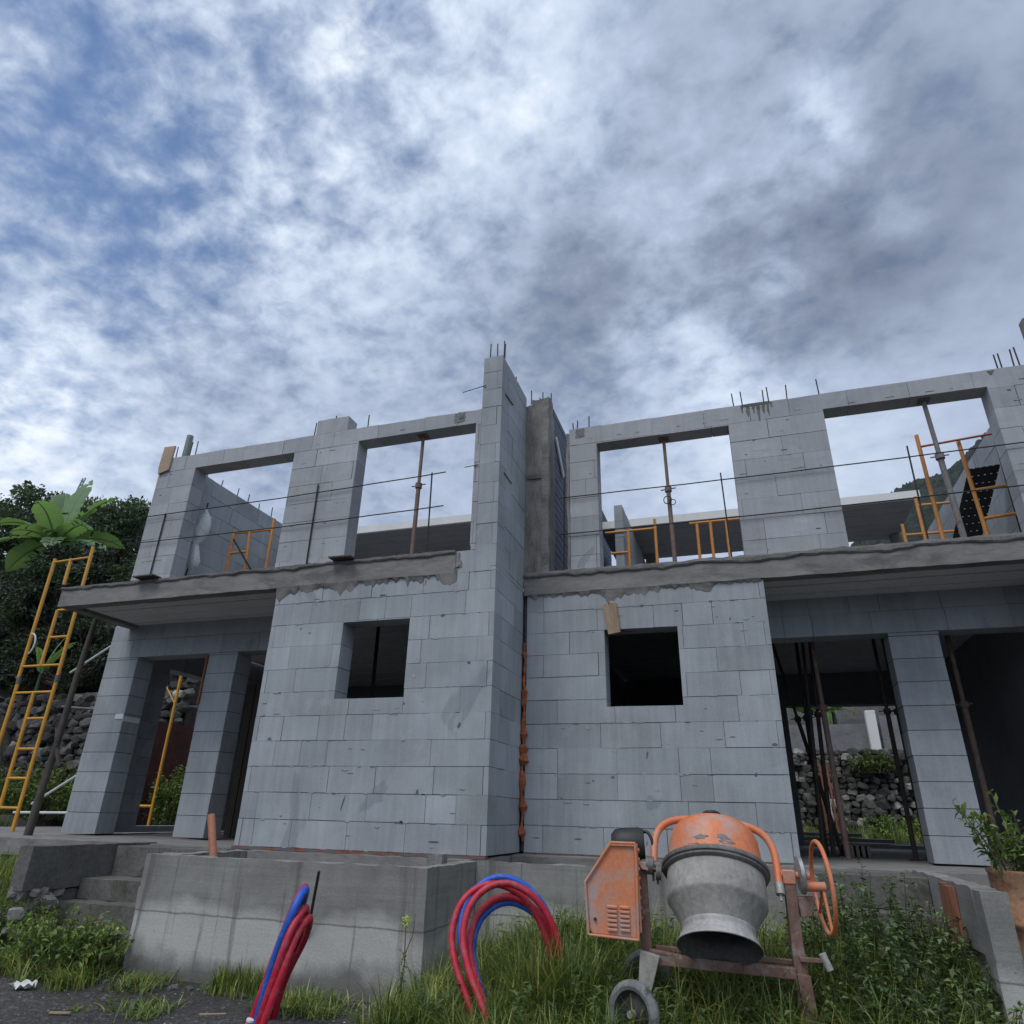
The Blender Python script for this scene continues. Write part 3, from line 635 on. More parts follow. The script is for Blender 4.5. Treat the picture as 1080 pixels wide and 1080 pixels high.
prop('thin dark prop left of the square grey pier, seen against the stone wall', (3.98, 3.0, -.01), (3.98, 3.0, 2.742))
prop('dark prop tight against the left face of the square grey pier', (4.13, 3.05, -.01), (4.10, 3.05, 2.742), r=.035)
prop('long dark prop just right of the square grey pier, behind the barrel plant', (4.69, 2.6, -.01), (4.69, 2.6, 2.742), 'rustprop', r=.035)

# wire ring on the prop
m = MB(); m.tube([(1.745 + .045 * math.cos(a), 1.07, 3.79 + .05 * math.sin(a)) for a in [i * math.pi / 8 for i in range(16)]], .006, 6, closed=True); m.tube([(1.80 + .035 * math.cos(a), 1.08, 3.76 + .035 * math.sin(a)) for a in [i * math.pi / 8 for i in range(16)]], .005, 6, closed=True)
tag(m.build('wire_ring', M['blackrod']), 'small looped wire tied round the rusty prop in the upper opening', 'wire')

# ------------------------------------------------------------------ scaffold frames
def tubes(parent, mat, segs, name, r=.021):
    for a, b in segs:
        m = MB(); m.tube([a, b], r, 10); part(m, name, M[mat], parent)
S = thing('scaffold', 'tall yellow ladder scaffold standing at the left end of the building', 'scaffold', (-7.9, 1.4, -.02))
Y = 1.4
tubes(S, 'yellow', [((-8.28, Y, -.02), (-8.28, Y, 2.06)), ((-7.5, Y, -.02), (-7.5, Y, 2.06)), ((-8.30, Y, 2.1), (-8.32, Y, 4.08)), ((-7.5, Y, 2.1), (-7.55, Y, 4.22)), ((-7.87, Y, .28), (-7.885, Y, 1.88)), ((-7.91, Y, 2.29), (-7.915, Y, 3.17)), ((-7.95, Y, 3.6), (-7.96, Y, 4.05))], 'upright', .026)
tubes(S, 'yellow', [((-8.28, Y, .28), (-7.5, Y, .28)), ((-8.28, Y, 1.885), (-7.5, Y, 1.885)), ((-8.28, Y, 2.29), (-7.5, Y, 2.29)), ((-8.31, Y, 4.02), (-7.54, Y, 4.04))] + [((-7.88, Y, z), (-7.5, Y, z)) for z in (.67, 1.07, 1.5)] + [((-7.91, Y, z), (-7.52, Y, z)) for z in (2.73, 3.17)], 'rung', .018)
m = MB(); m.lathe([(.0, -.05), (.033, -.05), (.033, .05), (0, .05)], (-7.5, Y, 2.08), (0, 0, 1), 12); m.lathe([(.0, -.05), (.033, -.05), (.033, .05), (0, .05)], (-8.28, Y, 2.08), (0, 0, 1), 12); part(m, 'coupler', M['dullsteel'], S)
def small_frame(label, loc, up, rung, mat='orange_sc', r=.021, extra=()):
    S = thing('scaffold', label, 'scaffold', loc)
    tubes(S, mat, up, 'upright', r); tubes(S, mat, rung, 'rung', r * .85)
    for a, b, mt in extra: tubes(S, mt, [(a, b)], 'brace', r * .6)
    return S
Y = 1.0
small_frame('orange scaffold frame with a dark diagonal brace behind the plastic bag', (-4.1, Y, 2.945), [((-4.41, Y, 2.945), (-4.39, Y, 4.01)), ((-4.05, Y, 2.945), (-4.12, Y, 3.96)), ((-3.73, Y, 2.945), (-3.74, Y, 4.13))],
            [((-4.39, Y, 3.975), (-3.74, Y, 3.965)), ((-4.40, Y, 3.665), (-4.10, Y, 3.665))], extra=[((-4.36, Y - .03, 3.87), (-3.62, Y - .03, 2.96), 'blackrod')])
Y = 2.6
small_frame('low orange scaffold frame in the upper opening beside the grey siding', (1.2, Y, 2.955), [((1.05, Y, 2.955), (1.05, Y, 4.10)), ((1.43, Y, 2.955), (1.43, Y, 4.22))], [((.72, Y, 4.08), (1.43, Y, 4.08)), ((.80, Y, 3.76), (1.05, Y, 3.76))])
small_frame('orange scaffold frame right of the looped prop in the same upper opening', (2.2, Y, 2.955), [((2.0, Y, 2.955), (2.0, Y, 4.08)), ((2.18, Y, 2.955), (2.18, Y, 4.12)), ((2.39, Y, 2.955), (2.39, Y, 4.12))], [((1.90, Y, 4.10), (2.58, Y, 4.10))])
Y = 1.7
small_frame('tall orange scaffold frame with a red top tube in the far right upper opening', (5.0, Y, 2.955), [((4.64, Y, 2.955), (4.635, Y, 4.57)), ((5.07, Y, 2.955), (5.04, Y, 4.42))], [((5.06, Y, 3.79), (5.40, Y, 3.81)), ((5.07, Y, 3.44), (5.41, Y, 3.47))], r=.022, extra=[((4.64, Y - .045, 4.39), (5.40, Y - .045, 4.45), 'redtube')])
Y = 3.2
small_frame('low orange scaffold frame behind the tall one in the far right upper opening', (5.0, Y, 2.955), [((4.87, Y, 2.955), (4.87, Y, 4.42)), ((5.28, Y, 2.955), (5.28, Y, 4.30)), ((4.64, Y, 2.955), (4.64, Y, 4.04))], [((4.87, Y, 4.29), (5.34, Y, 4.29)), ((4.64, Y, 3.88), (5.30, Y, 3.88))])
# dark perforated deck panel leaning against the end wall
m = MB(); a = Vector((5.10, 1.81, 4.11)); b = Vector((5.425, 1.81, 4.13)); c_ = Vector((5.06, 2.62, 2.97)); d_ = Vector((4.76, 2.62, 2.97))
for i in range(5):
    t0, t1 = i / 5 + .012, (i + 1) / 5 - .05
    m.prism([a.lerp(b, t0), a.lerp(b, t1), d_.lerp(c_, t1), d_.lerp(c_, t0)], (0, .02, -.01))
for i in range(15):
    t0 = i / 15 + .005; t1 = t0 + .045; l0, l1, r0, r1 = a.lerp(d_, t0), a.lerp(d_, t1), b.lerp(c_, t0), b.lerp(c_, t1)
    m.prism([l0, r0, r1, l1], (0, .025, -.012))
tag(m.build('deck_panel', M['blackplastic']), 'black slatted scaffold deck panel leaning behind the leaning prop in the far right opening', 'deck panel')
m = MB(); m.tube([(5.40, 1.75, 2.955), (5.42, 1.75, 4.40)], .014, 8); tag(m.build('rebar_post', M['blackrod']), 'upright black rod right of the slatted deck panel', 'rod')

# ------------------------------------------------------------------ plastic bag, boards, pipes
def bag():
    prof = [(4.12, .02), (4.07, .03), (3.98, .085), (3.86, .115), (3.74, .12), (3.66, .10), (3.60, .055), (3.54, .07), (3.44, .09), (3.34, .095), (3.27, .075), (3.235, .03)]
    m = MB(); n = 18; V = []
    for j, (z, r) in enumerate(prof):
        cx = -4.44 + .03 * math.sin(j * .8) - .004 * j
        for k in range(n):
            t = 2 * math.pi * k / n; q = 1 + .35 * noise.noise(Vector((math.cos(t) * 1.6, math.sin(t) * 1.6, z * 4)))
            V.append((cx + math.cos(t) * r * q, .42 + math.sin(t) * r * q * .7, z))
    F = [(j * n + k, j * n + (k + 1) % n, (j + 1) * n + (k + 1) % n, (j + 1) * n + k) for j in range(len(prof) - 1) for k in range(n)]
    m.add(V, F, smooth=True); o = m.build('plastic_bag', M['bag'], sharp=180)
    return tag(o, 'crumpled clear plastic bag hung on a rod in the upper left opening', 'bag')
bag()
m = MB(); m.tube([(-4.56, .44, 2.95), (-4.44, .44, 4.21)], .011, 8); tag(m.build('leaning_rod', M['rodwood']), 'thin dark rod carrying the plastic bag in the upper left opening', 'rod')
m = rough_box(-4.60, -4.44, .36, .5, 2.95, 3.0, .04, .012, seed=31); tag(m.build('mortar_lump', M['mortar']), 'dark lump of mortar at the foot of the rod with the plastic bag', 'mortar')
m = MB(); m.prism([(-4.962, -.03, 4.925), (-4.775, -.03, 4.918), (-4.79, -.03, 4.55), (-4.955, -.03, 4.50), (-4.975, -.03, 4.60)], (0, .026, 0)); tag(m.build('plywood_offcut', M['plywood'], bevel=.002), 'plywood offcut with a reddish stain fixed to the top left corner of the building', 'board')
m = MB(); m.tube([(-4.735, .14, 4.74), (-4.73, .14, 5.16)], .045, 14); tag(m.build('pipe_stub', M['greenpipe']), 'grey-green pipe stub rising from the wall top by the plywood offcut', 'pipe')
m = MB(); m.prism([(.945, .965, 2.527), (.985, .965, 2.545), (1.10, .965, 2.548), (1.135, .965, 2.21), (1.00, .965, 2.19)], (0, .03, 0)); m.tube([(1.02, .96, 2.56), (1.02, .972, 2.535)], .01, 6); tag(m.build('nailed_plank', M['wood'], bevel=.002), 'short pale plank nailed at a tilt above the dark window of the right-hand house', 'board')
m = MB(); m.obox((.305 + .012, 1.35, 5.02), (.317, 1.75, 4.62), .02, .09, (0, 0, 1)); tag(m.build('loose_board', M['soffit']), 'pale board slanting across the dark siding by the concrete column', 'board')
m = MB(); m.obox((-1.98, -.07, 2.975), (-1.70, -.07, 2.972), .14, .018); tag(m.build('ledge_plank', M['darkwood']), 'small dark plank lying on the slab edge under the rusty prop opening', 'board')
m = MB(); m.obox((-4.80, -.07, 2.974), (-4.48, -.07, 2.977), .14, .016); tag(m.build('ledge_plank', M['darkwood']), 'small dark plank lying on the slab edge below the plywood offcut', 'board')
m = MB(); m.tube([(-6.22, .6, -.02), (-6.20, .6, .55), (-6.19, .62, 1.0), (-6.15, .6, 1.9), (-6.12, .62, 2.71)], [.05, .046, .04, .038, .034], 10)
m.tube([(-6.19, .62, 1.02), (-6.05, .62, .78)], [.03, .018], 8); m.tube([(-6.19, .62, 1.05), (-6.27, .62, 1.25)], [.03, .016], 8)
tag(m.build('wooden_prop', M['rodwood']), 'bare tree-branch post propping the left end of the slab', 'prop')
m = MB(); m.tube([(-2.395, -.78, .28), (-2.15, -.82, -.40)], .034, 12); m2 = m; tag(m.build('drain_pipe', M['copper']), 'orange-brown pipe leaning out of the planter trough', 'pipe')
m = MB(); m.tube([(-.80, -1.42, -.075), (-.93, -1.265, -.50)], .011, 8); tag(m.build('rebar_rod', M['blackrod']), 'single black rod sticking out of the face of the planter wall', 'rod')
for a, b, mt, lb in (((-9.47, 3.2, 2.58), (-8.3, 3.0, 3.05), 'whitepipe', 'white pipe slanting up behind the slab corner at the upper left'), ((-9.25, 3, .34), (-8.3, 3, .86), 'whitepipe', 'white pipe slanting low behind the left pier'), ((-9.6, 3, .20), (-8.3, 3, .22), 'whitepipe', 'level white pipe near the floor left of the left pier'), ((-9.2, 3, 1.93), (-8.3, 3, 1.865), 'dullsteel', 'thin grey level tube behind the branch post')):
    m = MB(); m.tube([a, b], .021, 10); tag(m.build('pipe', M[mt]), lb, 'pipe')
m = MB(); m.tube([(-8.2 + .12 * math.cos(t), 1.32, 2.62 + .17 * math.sin(t)) for t in [i * .28 for i in range(-4, 7)]], .012, 8); tag(m.build('bent_hose', M['whitepipe']), 'short curved pale hose hanging on the yellow ladder scaffold', 'hose')
# wooden boards standing inside the left house
m = MB()
for i in range(4): m.box(-4.46 + .11 * i - .0, -4.36 + .11 * i, 2.0 + .012 * i, 2.03 + .012 * i, -.018, 2.0 - .04 * (i % 2))
tag(m.build('board_panel', M['darkwood']), 'dark brown upright boards in the doorway next to the square pier of the left-hand house', 'board')
# level instrument-like label strip on the left pier
m = MB(); m.box(-5.93, -5.79, 1.168, 1.1735, 1.43, 1.50); m.box(-5.7855, -5.782, 1.168, 1.46, 1.40, 1.47); tag(m.build('tape_strip', M['fascia']), 'pale strip of tape round the left pier', 'tape')
m = MB(); m.box(-4.556 - .02, -4.553, 1.15, 1.19, 1.6, 2.25); tag(m.build('batten', M['formwood']), 'thin reddish batten on the left edge of the square pier of the left-hand house', 'batten')
# things lying in the back of the right-hand house
def bundle():
    for i in range(5):
        x = 3.62 + i * .055; m = MB(); m.tube([(x, 8.6, .1), (x - .04 + .01 * i, 8.75, 1.38 + random.uniform(-.06, .06))], .02, 8)
        o = m.build('copper_tube', M['formwood'] if i != 2 else M['soffit'])
        tag(o, 'reddish tube of the upright bunch in front of the rear stone wall' if i != 2 else 'pale tube amid the reddish upright bunch by the rear stone wall', 'tube', 'bunch of tubes leaning at the rear stone wall')
bundle()
m = MB()
for i in range(3): m.box(2.75 + i * .05, 4.9 - i * .45, 7.0 + i * .12, 7.5 + i * .12, .0 + i * .075, .05 + i * .075)
tag(m.build('plank_stack', M['greywall']), 'grey planks stacked on the ground behind the rear opening', 'plank stack')
m = MB()
for i in range(5): m.box(3.30 + i * .06, 3.335 + i * .06, 3.3, 3.7, -.01, .11)
tag(m.build('rib_tile', M['dullsteel']), 'ribbed grey tile on the floor beside the cluster of props', 'tile')

# ------------------------------------------------------------------ planters, steps, walls
def planter(name, label, x0, x1, yf, yb, zt, zb, seed, ztl=None):
    P = thing(name, label, 'planter wall', ((x0 + x1) / 2, yf, zb))
    m = rough_box(x0, x1, yf, yf + .12, zb - .25, zt, .07, .006, seed=seed, topamp=.012); part(m, 'front_wall', M['cast'], P)
    return P
P = planter('planter_trough', 'concrete planter trough with streaked pale face in front of the left-hand house', -2.58, 0, -1.25, 0, -.03, -.87, 41)
m = rough_box(-.12, 0, -1.13, -.13, -1.1, -.032, .07, .005, seed=42, topamp=.01); part(m, 'end_wall', M['cast'], P)
m = rough_box(-2.58, -2.44, -1.13, -.02, -1.1, -.034, .07, .006, seed=43, topamp=.012); part(m, 'end_wall', M['cast'], P)
m = rough_box(-2.44, -.12, -.12, -.015, -.7, -.032, .08, .01, seed=44); part(m, 'back_wall', M['slab'], P)
m = MB(); m.box(-2.44, -.12, -1.13, -.12, -1.0, -.42); part(m, 'fill', M['soil'], P)
m = rough_box(-2.59, -2.57, -1.24, -1.17, -.50, -.28, .03, .02, seed=45); part(m, 'bulge', M['cast'], P)
P2 = planter('planter_trough', 'concrete planter trough behind the orange cement mixer, in front of the right-hand house', 0.004, 2.72, -.25, 1, -.03, -.85, 46)
m = rough_box(2.60, 2.72, -.13, .74, -1.1, -.032, .08, .006, seed=47); part(m, 'end_wall', M['cast'], P2)
m = MB(); m.box(.01, 2.6, -.13, .8, -1.0, -.42); part(m, 'fill', M['soil'], P2)
m = rough_box(.01, 2.60, .72, .84, -.7, -.024, .08, .008, seed=48); part(m, 'back_wall', M['slab'], P2)
m = rough_box(-.33, -.2, -.55, -.42, -.44, .02, .04, .02, seed=49); tag(m.build('mortar_lump', M['mortar']), 'pale lump of mortar sticking up inside the left planter trough near its corner', 'mortar')
# steps
def steps(label, x0, x1, ys, zs, yb, seed):
    S = thing('concrete_steps', label, 'steps', ((x0 + x1) / 2, ys[0], -.9))
    for i, (y, z) in enumerate(zip(ys, zs)):
        m = rough_box(x0 + .002 * i, x1 - .002 * i, y, yb, (zs[i + 1] if i + 1 < len(zs) else -1.1) + .002, z, .09, .007, seed=seed + i, topamp=.008)
        part(m, 'step', M['darkcast'], S)
    return S
steps('short flight of concrete steps half hidden by weeds on the left', -3.75, -2.59, (-.42, -.76, -.96, -1.16), (-.03, -.29, -.46, -.64), .1, 51)
steps('short flight of concrete steps behind the tall weeds on the right', 2.73, 3.52, (.15, -.18, -.5, -.8), (-.03, -.25, -.45, -.64), .74, 61)
W = thing('stair_wall', 'broken concrete side wall of the left steps', 'low wall', (-3.83, -1.3, -.9))
m = rough_box(-3.92, -3.76, -1.33, .1, -.36, -.008, .06, .008, seed=71, topamp=.008); part(m, 'wall_top', M['darkcast'], W)
m = MB()
for i in range(26): m.stone((-3.82 + random.uniform(-.10, .07), -1.33 + random.uniform(-.03, .5), -.36 - random.uniform(0, .3)), random.uniform(.03, .10), (1, 1, 1))
part(m, 'broken_rubble', M['column'], W)
m = rough_box(-3.93, -3.78, -1.1, .1, -1.0, -.37, .08, .03, seed=72); part(m, 'wall_base', M['darkcast'], W)
W = thing('stair_wall', 'concrete side wall of the right steps with a red form plank still on it', 'low wall', (3.56, -1.2, -.9))
m = rough_box(3.53, 3.67, -1.2, -1.02, -1.1, -.012, .06, .006, seed=73, topamp=.01); part(m, 'wall_end', M['cast'], W)
m = rough_box(3.53, 3.66, -1.02, .74, -.36, -.004, .06, .006, seed=74, topamp=.01); part(m, 'wall_top', M['cast'], W)
m = rough_box(3.54, 3.66, -.55, .74, -1.0, -.362, .08, .006, seed=75); part(m, 'wall_base', M['cast'], W)
m = MB(); m.box(3.485, 3.527, -.62, -.50, -.55, -.03); m.box(3.485, 3.527, -.48, -.36, -.5, -.02); part(m, 'form_plank', M['formwood'], W)

# ------------------------------------------------------------------ CEMENT MIXER
MX = thing('cement_mixer', 'orange and grey cement mixer standing in the grass with its mouth tipped down', 'cement mixer', (2.07, -1.58, -.80), R(7))
def mp(mb, name, mat, parent=MX, bevel=0, sharp=None): return mb.build(name, M[mat], parent, bevel, sharp)
DC = Vector((-.02, 0, .845))                                 # centre of the drum ring, mixer space (z from the ground)
RX = Matrix.Rotation(R(4), 3, 'Y')
ax = (RX @ Vector((0, -math.cos(R(62)), -math.sin(R(62))))).normalized()
side = (RX @ Vector((1, 0, 0))).normalized()
o = DC - ax * .28
m = MB(); m.lathe([(.0, -.014), (.12, -.010), (.18, .002), (.222, .024), (.25, .058), (.266, .10), (.273, .15), (.278, .22), (.279, .27)], o, ax, 56); mp(m, 'drum_dome', 'orange')
m = MB(); m.lathe([(.268, .255), (.304, .257), (.316, .264), (.319, .275), (.316, .287), (.306, .293), (.306, .303), (.297, .312), (.286, .316)], o, ax, 56); mp(m, 'drum_ring', 'dullsteel')
m = MB(); m.lathe([(.283, .30), (.285, .32), (.286, .40), (.286, .462), (.283, .474), (.274, .484), (.207, .590), (.200, .606)], o, ax, 56); dr = mp(m, 'drum_body', 'drumgrey', sharp=60)
m = MB(); m.lathe([(.204, .596), (.206, .612), (.200, .622), (.206, .640), (.226, .680), (.236, .692), (.2375, .697), (.233, .700)], o, ax, 56); mp(m, 'drum_lip', 'lip', sharp=60)
m = MB(); m.lathe([(.233, .699), (.222, .678), (.200, .640), (.194, .612), (.20, .59), (.262, .48), (.27, .4), (.26, .15), (.0, .05)], o, ax, 56); mp(m, 'drum_inside', 'drumin')
# mortar splashes on the dome
m = MB(); b2 = ax.cross(side)
for (a0, t, w, h) in ((-.34, .200, .045, .016), (.14, .195, .050, .020), (.22, .222, .055, .012), (-.05, .245, .14, .008), (-.55, .24, .06, .007)):
    P = []
    for k in range(13):
        q = 2 * math.pi * k / 13; rr = random.uniform(.5, 1.15); an = a0 + math.cos(q) * w * rr / .275; tt = t + math.sin(q) * h * rr
        rad = .2765 if tt > .2 else .2755
        dirv = side * math.sin(an) - b2 * math.cos(an)
        if dirv.y > 0: dirv = side * math.sin(an) + b2 * math.cos(an)
        P.append(o + ax * tt + dirv * rad)
    m.add(P, [tuple(range(13))])
sp = mp(m, 'mortar_splash', 'mortar'); sp.modifiers.new('thick', 'SOLIDIFY').thickness = .003
m = MB(); m.lathe([(.0, -.010), (.040, -.012), (.048, -.03), (.048, -.075), (.0, -.075)], o, ax, 20); mp(m, 'drum_boss', 'orange')
m = MB(); m.lathe([(.0, -.094), (.045, -.094), (.058, -.088), (.060, -.074), (.0, -.072)], o, ax, 20); mp(m, 'boss_cap', 'blackplastic')
# tubular yoke carrying the drum
pv = DC + ax * .0; P = []
for i in range(33):
    ang = (-1 + 2 * i / 32) * math.pi / 2
    ce = abs(math.cos(ang)) ** .5; sx = math.copysign(abs(math.sin(ang)) ** .60, ang)
    P.append(pv + side * (.365 * sx) - ax * (.325 * ce))
P = [pv - side * .365 + ax * .03] + P + [pv + side * .365 + ax * .045]
m = MB(); m.tube(P, .0225, 14); mp(m, 'yoke', 'orange')
m = MB(); m.tube([pv + side * .365 + ax * .02, pv + side * .365 + ax * .085], .026, 12); m.tube([pv + side * .365 + ax * .085, pv + side * .365 + ax * .12], .009, 8); mp(m, 'yoke_end', 'lip')
m = MB(); m.tube([pv - side * .30, pv - side * .44], .030, 14); m.lathe([(0, -.022), (.052, -.022), (.052, .022), (0, .022)], pv - side * .39, side, 18); m.lathe([(0, -.016), (.045, -.016), (.045, .016), (0, .016)], pv - side * .335 + ax * .035, side, 12); m.tube([pv - side * .345 - Vector((0, 0, .02)), pv - side * .345 - Vector((0, 0, .10))], .008, 6); m.tube([pv - side * .37 - Vector((0, 0, .02)), pv - side * .37 - Vector((0, 0, .085))], .008, 6); mp(m, 'pivot_gear', 'dullsteel')
m = MB(); m.obox((-.452, .03, .40), (-.462, .02, .90), .065, .055, (0, 1, 0)); mp(m, 'side_post', 'brown', bevel=.005)
m = MB(); m.obox((.398, .0, .02), (.402, 0, .845), .065, .055, (0, 1, 0)); mp(m, 'side_post', 'brown', bevel=.005)
m = MB(); m.obox((.402, -.001, .80), (.403, -.001, .875), .072, .062, (0, 1, 0)); m.tube([(.36, 0, .85), (.52, 0, .845)], .020, 10); mp(m, 'pivot_block', 'orange_dusty', bevel=.006)
# motor cover: five-sided pressed box with louvres
m = MB(); cov = [(-.80, -.10, .773), (-.636, -.10, .995), (-.491, -.10, .994), (-.487, -.10, .876), (-.494, -.10, .485), (-.785, -.10, .500)]
m.prism(cov, (0, .20, 0)); cv = mp(m, 'motor_cover', 'orange_dusty', bevel=.012)
m = MB(); pr = [(p[0], -.110, p[2]) for p in cov]
for a, b in zip(pr, pr[1:] + pr[:1]): m.tube([a, b], .008, 8)
m.obox((-.64, -.06, .990), (-.488, -.06, .989), .11, .022)
mp(m, 'cover_rim', 'orange_dusty', cv)
m = MB(); m.obox((-.482, .0, .99), (-.478, .0, .52), .19, .012, (1, 0, 0))
for q in range(8): m.obox((-.474, -.05, .96 - q * .052), (-.474, -.02, .945 - q * .052), .02, .016, (1, 0, 0))
mp(m, 'cover_flange', 'orange_dusty', cv, bevel=.003)
m = MB()
for r_ in range(6):
    for x in (-.672, -.598):
        z = .530 + r_ * .0235; m.prism([(x, -.103, z), (x + .058, -.103, z - .002), (x + .058, -.103, z + .009), (x, -.103, z + .011)], (0, -.011, -.005))
mp(m, 'louvre', 'orange_dusty', cv, bevel=.002)
m = MB(); m.tube([(-.744, -.104, .581), (-.744, -.112, .581)], .009, 10); m.tube([(-.775, -.104, .515), (-.775, -.112, .515)], .008, 8); mp(m, 'bolt_hole', 'blackplastic', cv)
m = MB(); m.lathe([(0, -.115), (.06, -.115), (.088, -.09), (.096, -.04), (.096, .06), (.085, .09), (0, .09)], (-.525, .07, .985), (1, 0, .05), 24); mp(m, 'motor', 'blackplastic', bevel=0)
m = MB(); m.tube([(-.425 + .045 * math.cos(t), .04 + .05 * math.sin(t * .5), .955 + .105 * math.sin(t)) for t in [i * .28 for i in range(-5, 8)]], .010, 8); mp(m, 'motor_cable', 'blackplastic')
m = MB(); m.prism([(-.49, -.05, .90), (-.41, -.05, .885), (-.42, -.05, .845), (-.455, -.05, .85)], (0, .09, 0)); mp(m, 'hinge_bracket', 'orange_dusty', bevel=.004)
# base beam, wheel bracket, axle, wheels
m = MB(); m.obox((-.49, .0, .385), (.385, .0, .352), .055, .058, (0, 0, 1)); m.obox((-.40, .06, .43), (.385, .06, .395), .028, .03); m.obox((-.44, -.01, .425), (-.25, .0, .40), .05, .02); mp(m, 'base_beam', 'brown', bevel=.006)
m = MB(); m.prism([(-.490, -.06, .43), (-.375, -.06, .405), (-.437, -.08, .225), (-.510, -.08, .24)], (0, .05, 0)); mp(m, 'wheel_bracket', 'drumgrey', bevel=.006)
m = MB(); m.tube([(-.52, -.20, .155), (-.46, .36, .20)], .016, 10); mp(m, 'axle', 'dullsteel')
def mixer_wheel(c, ad, r):
    c = Vector(c); ad = Vector(ad).normalized(); m = MB(); w = .034
    m.lathe([(r * .70, -w * .8), (r * .82, -w), (r * .94, -w * .75), (r, -w * .3), (r, w * .3), (r * .94, w * .75), (r * .82, w), (r * .70, w * .8)], c, ad, 44); wh = mp(m, 'wheel', 'tyre')
    m = MB(); m.lathe([(.0, w * .25), (r * .25, w * .25), (r * .3, w * .1), (r * .58, -.008), (r * .71, w * .72), (r * .71, -w * .75), (0, -w * .5)], c, ad, 44); mp(m, 'wheel_disc', 'tyre_dark', wh)
    m = MB(); m.lathe([(0, w * 1.25), (.018, w * 1.2), (.022, w * .2), (.03, 0)], c, ad, 16); mp(m, 'hub', 'lip', wh)
mixer_wheel((-.535, -.24, .155), (-.50, -.86, .06), .158); mixer_wheel((-.46, .36, .22), (.25, .95, 0), .158)
m = MB(); m.prism([(.375, -.05, .36), (.445, -.05, .352), (.458, -.05, .17), (.415, -.05, .08), (.39, -.05, .10)], (0, .04, 0)); mp(m, 'leg_gusset', 'brown', bevel=.005)
m = MB(); m.obox((.405, -.02, .07), (.415, -.03, -.04), .085, .07, (0, 1, 0)); mp(m, 'foot', 'orange_dusty', bevel=.004)
m = MB(); m.lathe([(0, -.016), (.088, -.016), (.102, -.010), (.102, .010), (.088, .016), (.03, .016), (.03, .028), (0, .028)], (.472, 0, .85), (1, .0, .03), 32); mp(m, 'brake_disc', 'zinc')
m = MB(); m.prism([(.432, -.03, .735), (.535, -.03, .74), (.50, -.03, .64), (.440, -.03, .632)], (0, .07, 0)); mp(m, 'bracket', 'brown', bevel=.004)
hc = Vector((.582, -.02, .793)); hn = Vector((1, .02, .02)).normalized(); h1 = hn.cross(Vector((0, 1, 0))).normalized(); h2 = hn.cross(h1)
m = MB(); m.tube([hc + (h1 * math.cos(t) + h2 * math.sin(t)) * .240 for t in [i * 2 * math.pi / 48 for i in range(48)]], .0125, 10, closed=True); hw = mp(m, 'hand_wheel', 'orange')
m = MB()
for t in (math.pi * .5 + 1.3, -math.pi * .5 + .2 - .9): m.tube([hc, hc + (h1 * math.cos(t) + h2 * math.sin(t)) * .238], .009, 8)
mp(m, 'spoke', 'orange', hw)
m = MB(); m.tube([hc - hn * .10, hc + hn * .015], .026, 12); mp(m, 'hub', 'orange', hw)
m = MB(); m.obox((.40, -.04, .428), (.53, -.05, .428), .024, .024); mp(m, 'pedal_arm', 'brown', bevel=.004)
m = MB(); m.tube([(.522, -.05, .462), (.552, -.05, .385)], .021, 12); mp(m, 'pedal_pad', 'lip')

# ------------------------------------------------------------------ conduit hoses
def hose(parent, pts, mat, r=.026):
    # smooth path through control points (Catmull-Rom)
    P = [Vector(p) for p in pts]; Q = []
    for i in range(len(P) - 1):
        p0, p1, p2, p3 = P[max(i - 1, 0)], P[i], P[i + 1], P[min(i + 2, len(P) - 1)]
        for k in range(12):
            t = k / 12; Q.append(.5 * ((2 * p1) + (p2 - p0) * t + (2 * p0 - 5 * p1 + 4 * p2 - p3) * t * t + (3 * p1 - p0 - 3 * p2 + p3) * t ** 3))
    Q.append(P[-1])
    # corrugated wall: resample finely with alternating radius
    D = [0]
    for a, b in zip(Q[:-1], Q[1:]): D.append(D[-1] + (b - a).length)
    L = D[-1]; n = int(L / .009); out = []; rad = []; j = 0
    for i in range(n + 1):
        s_ = L * i / n
        while j < len(D) - 2 and D[j + 1] < s_: j += 1
        t = (s_ - D[j]) / max(1e-6, D[j + 1] - D[j]); out.append(Q[j].lerp(Q[j + 1], t)); rad.append(r * (1.0 if i % 2 else .91))
    m = MB(); m.tube(out, rad, 12); return part(m, 'hose', M[mat], parent, sharp=180)
H1 = thing('conduit_bundle', 'bundle of red and blue conduit hoses seen edge-on in front of the planter wall', 'hose bundle', (-.45, -2.4, -.92), group='bundles of red and blue conduit hose')
hose(H1, [(-.36, -2.64, -1.05), (-.335, -2.62, -.80), (-.265, -2.62, -.42), (-.19, -2.60, -.16), (-.235, -2.45, -.09), (-.42, -2.18, -.22), (-.68, -1.92, -.6), (-.86, -1.75, -1.0)], 'hose_blue', .0225)
hose(H1, [(-.44, -2.62, -1.05), (-.405, -2.58, -.80), (-.315, -2.55, -.42), (-.225, -2.55, -.15), (-.27, -2.40, -.085), (-.46, -2.14, -.25), (-.71, -1.9, -.6), (-.89, -1.72, -1.0)], 'hose_red', .0215)
hose(H1, [(-.32, -2.66, -1.05), (-.30, -2.66, -.8), (-.215, -2.67, -.48), (-.175, -2.64, -.28), (-.20, -2.48, -.18), (-.40, -2.18, -.34), (-.66, -1.96, -.64), (-.83, -1.8, -1.0)], 'hose_red', .0215)
hose(H1, [(-.28, -2.70, -1.05), (-.26, -2.69, -.8), (-.175, -2.66, -.46), (-.16, -2.6, -.30), (-.18, -2.46, -.23), (-.38, -2.16, -.38), (-.64, -1.92, -.66), (-.80, -1.78, -1.0)], 'hose_red', .0215)
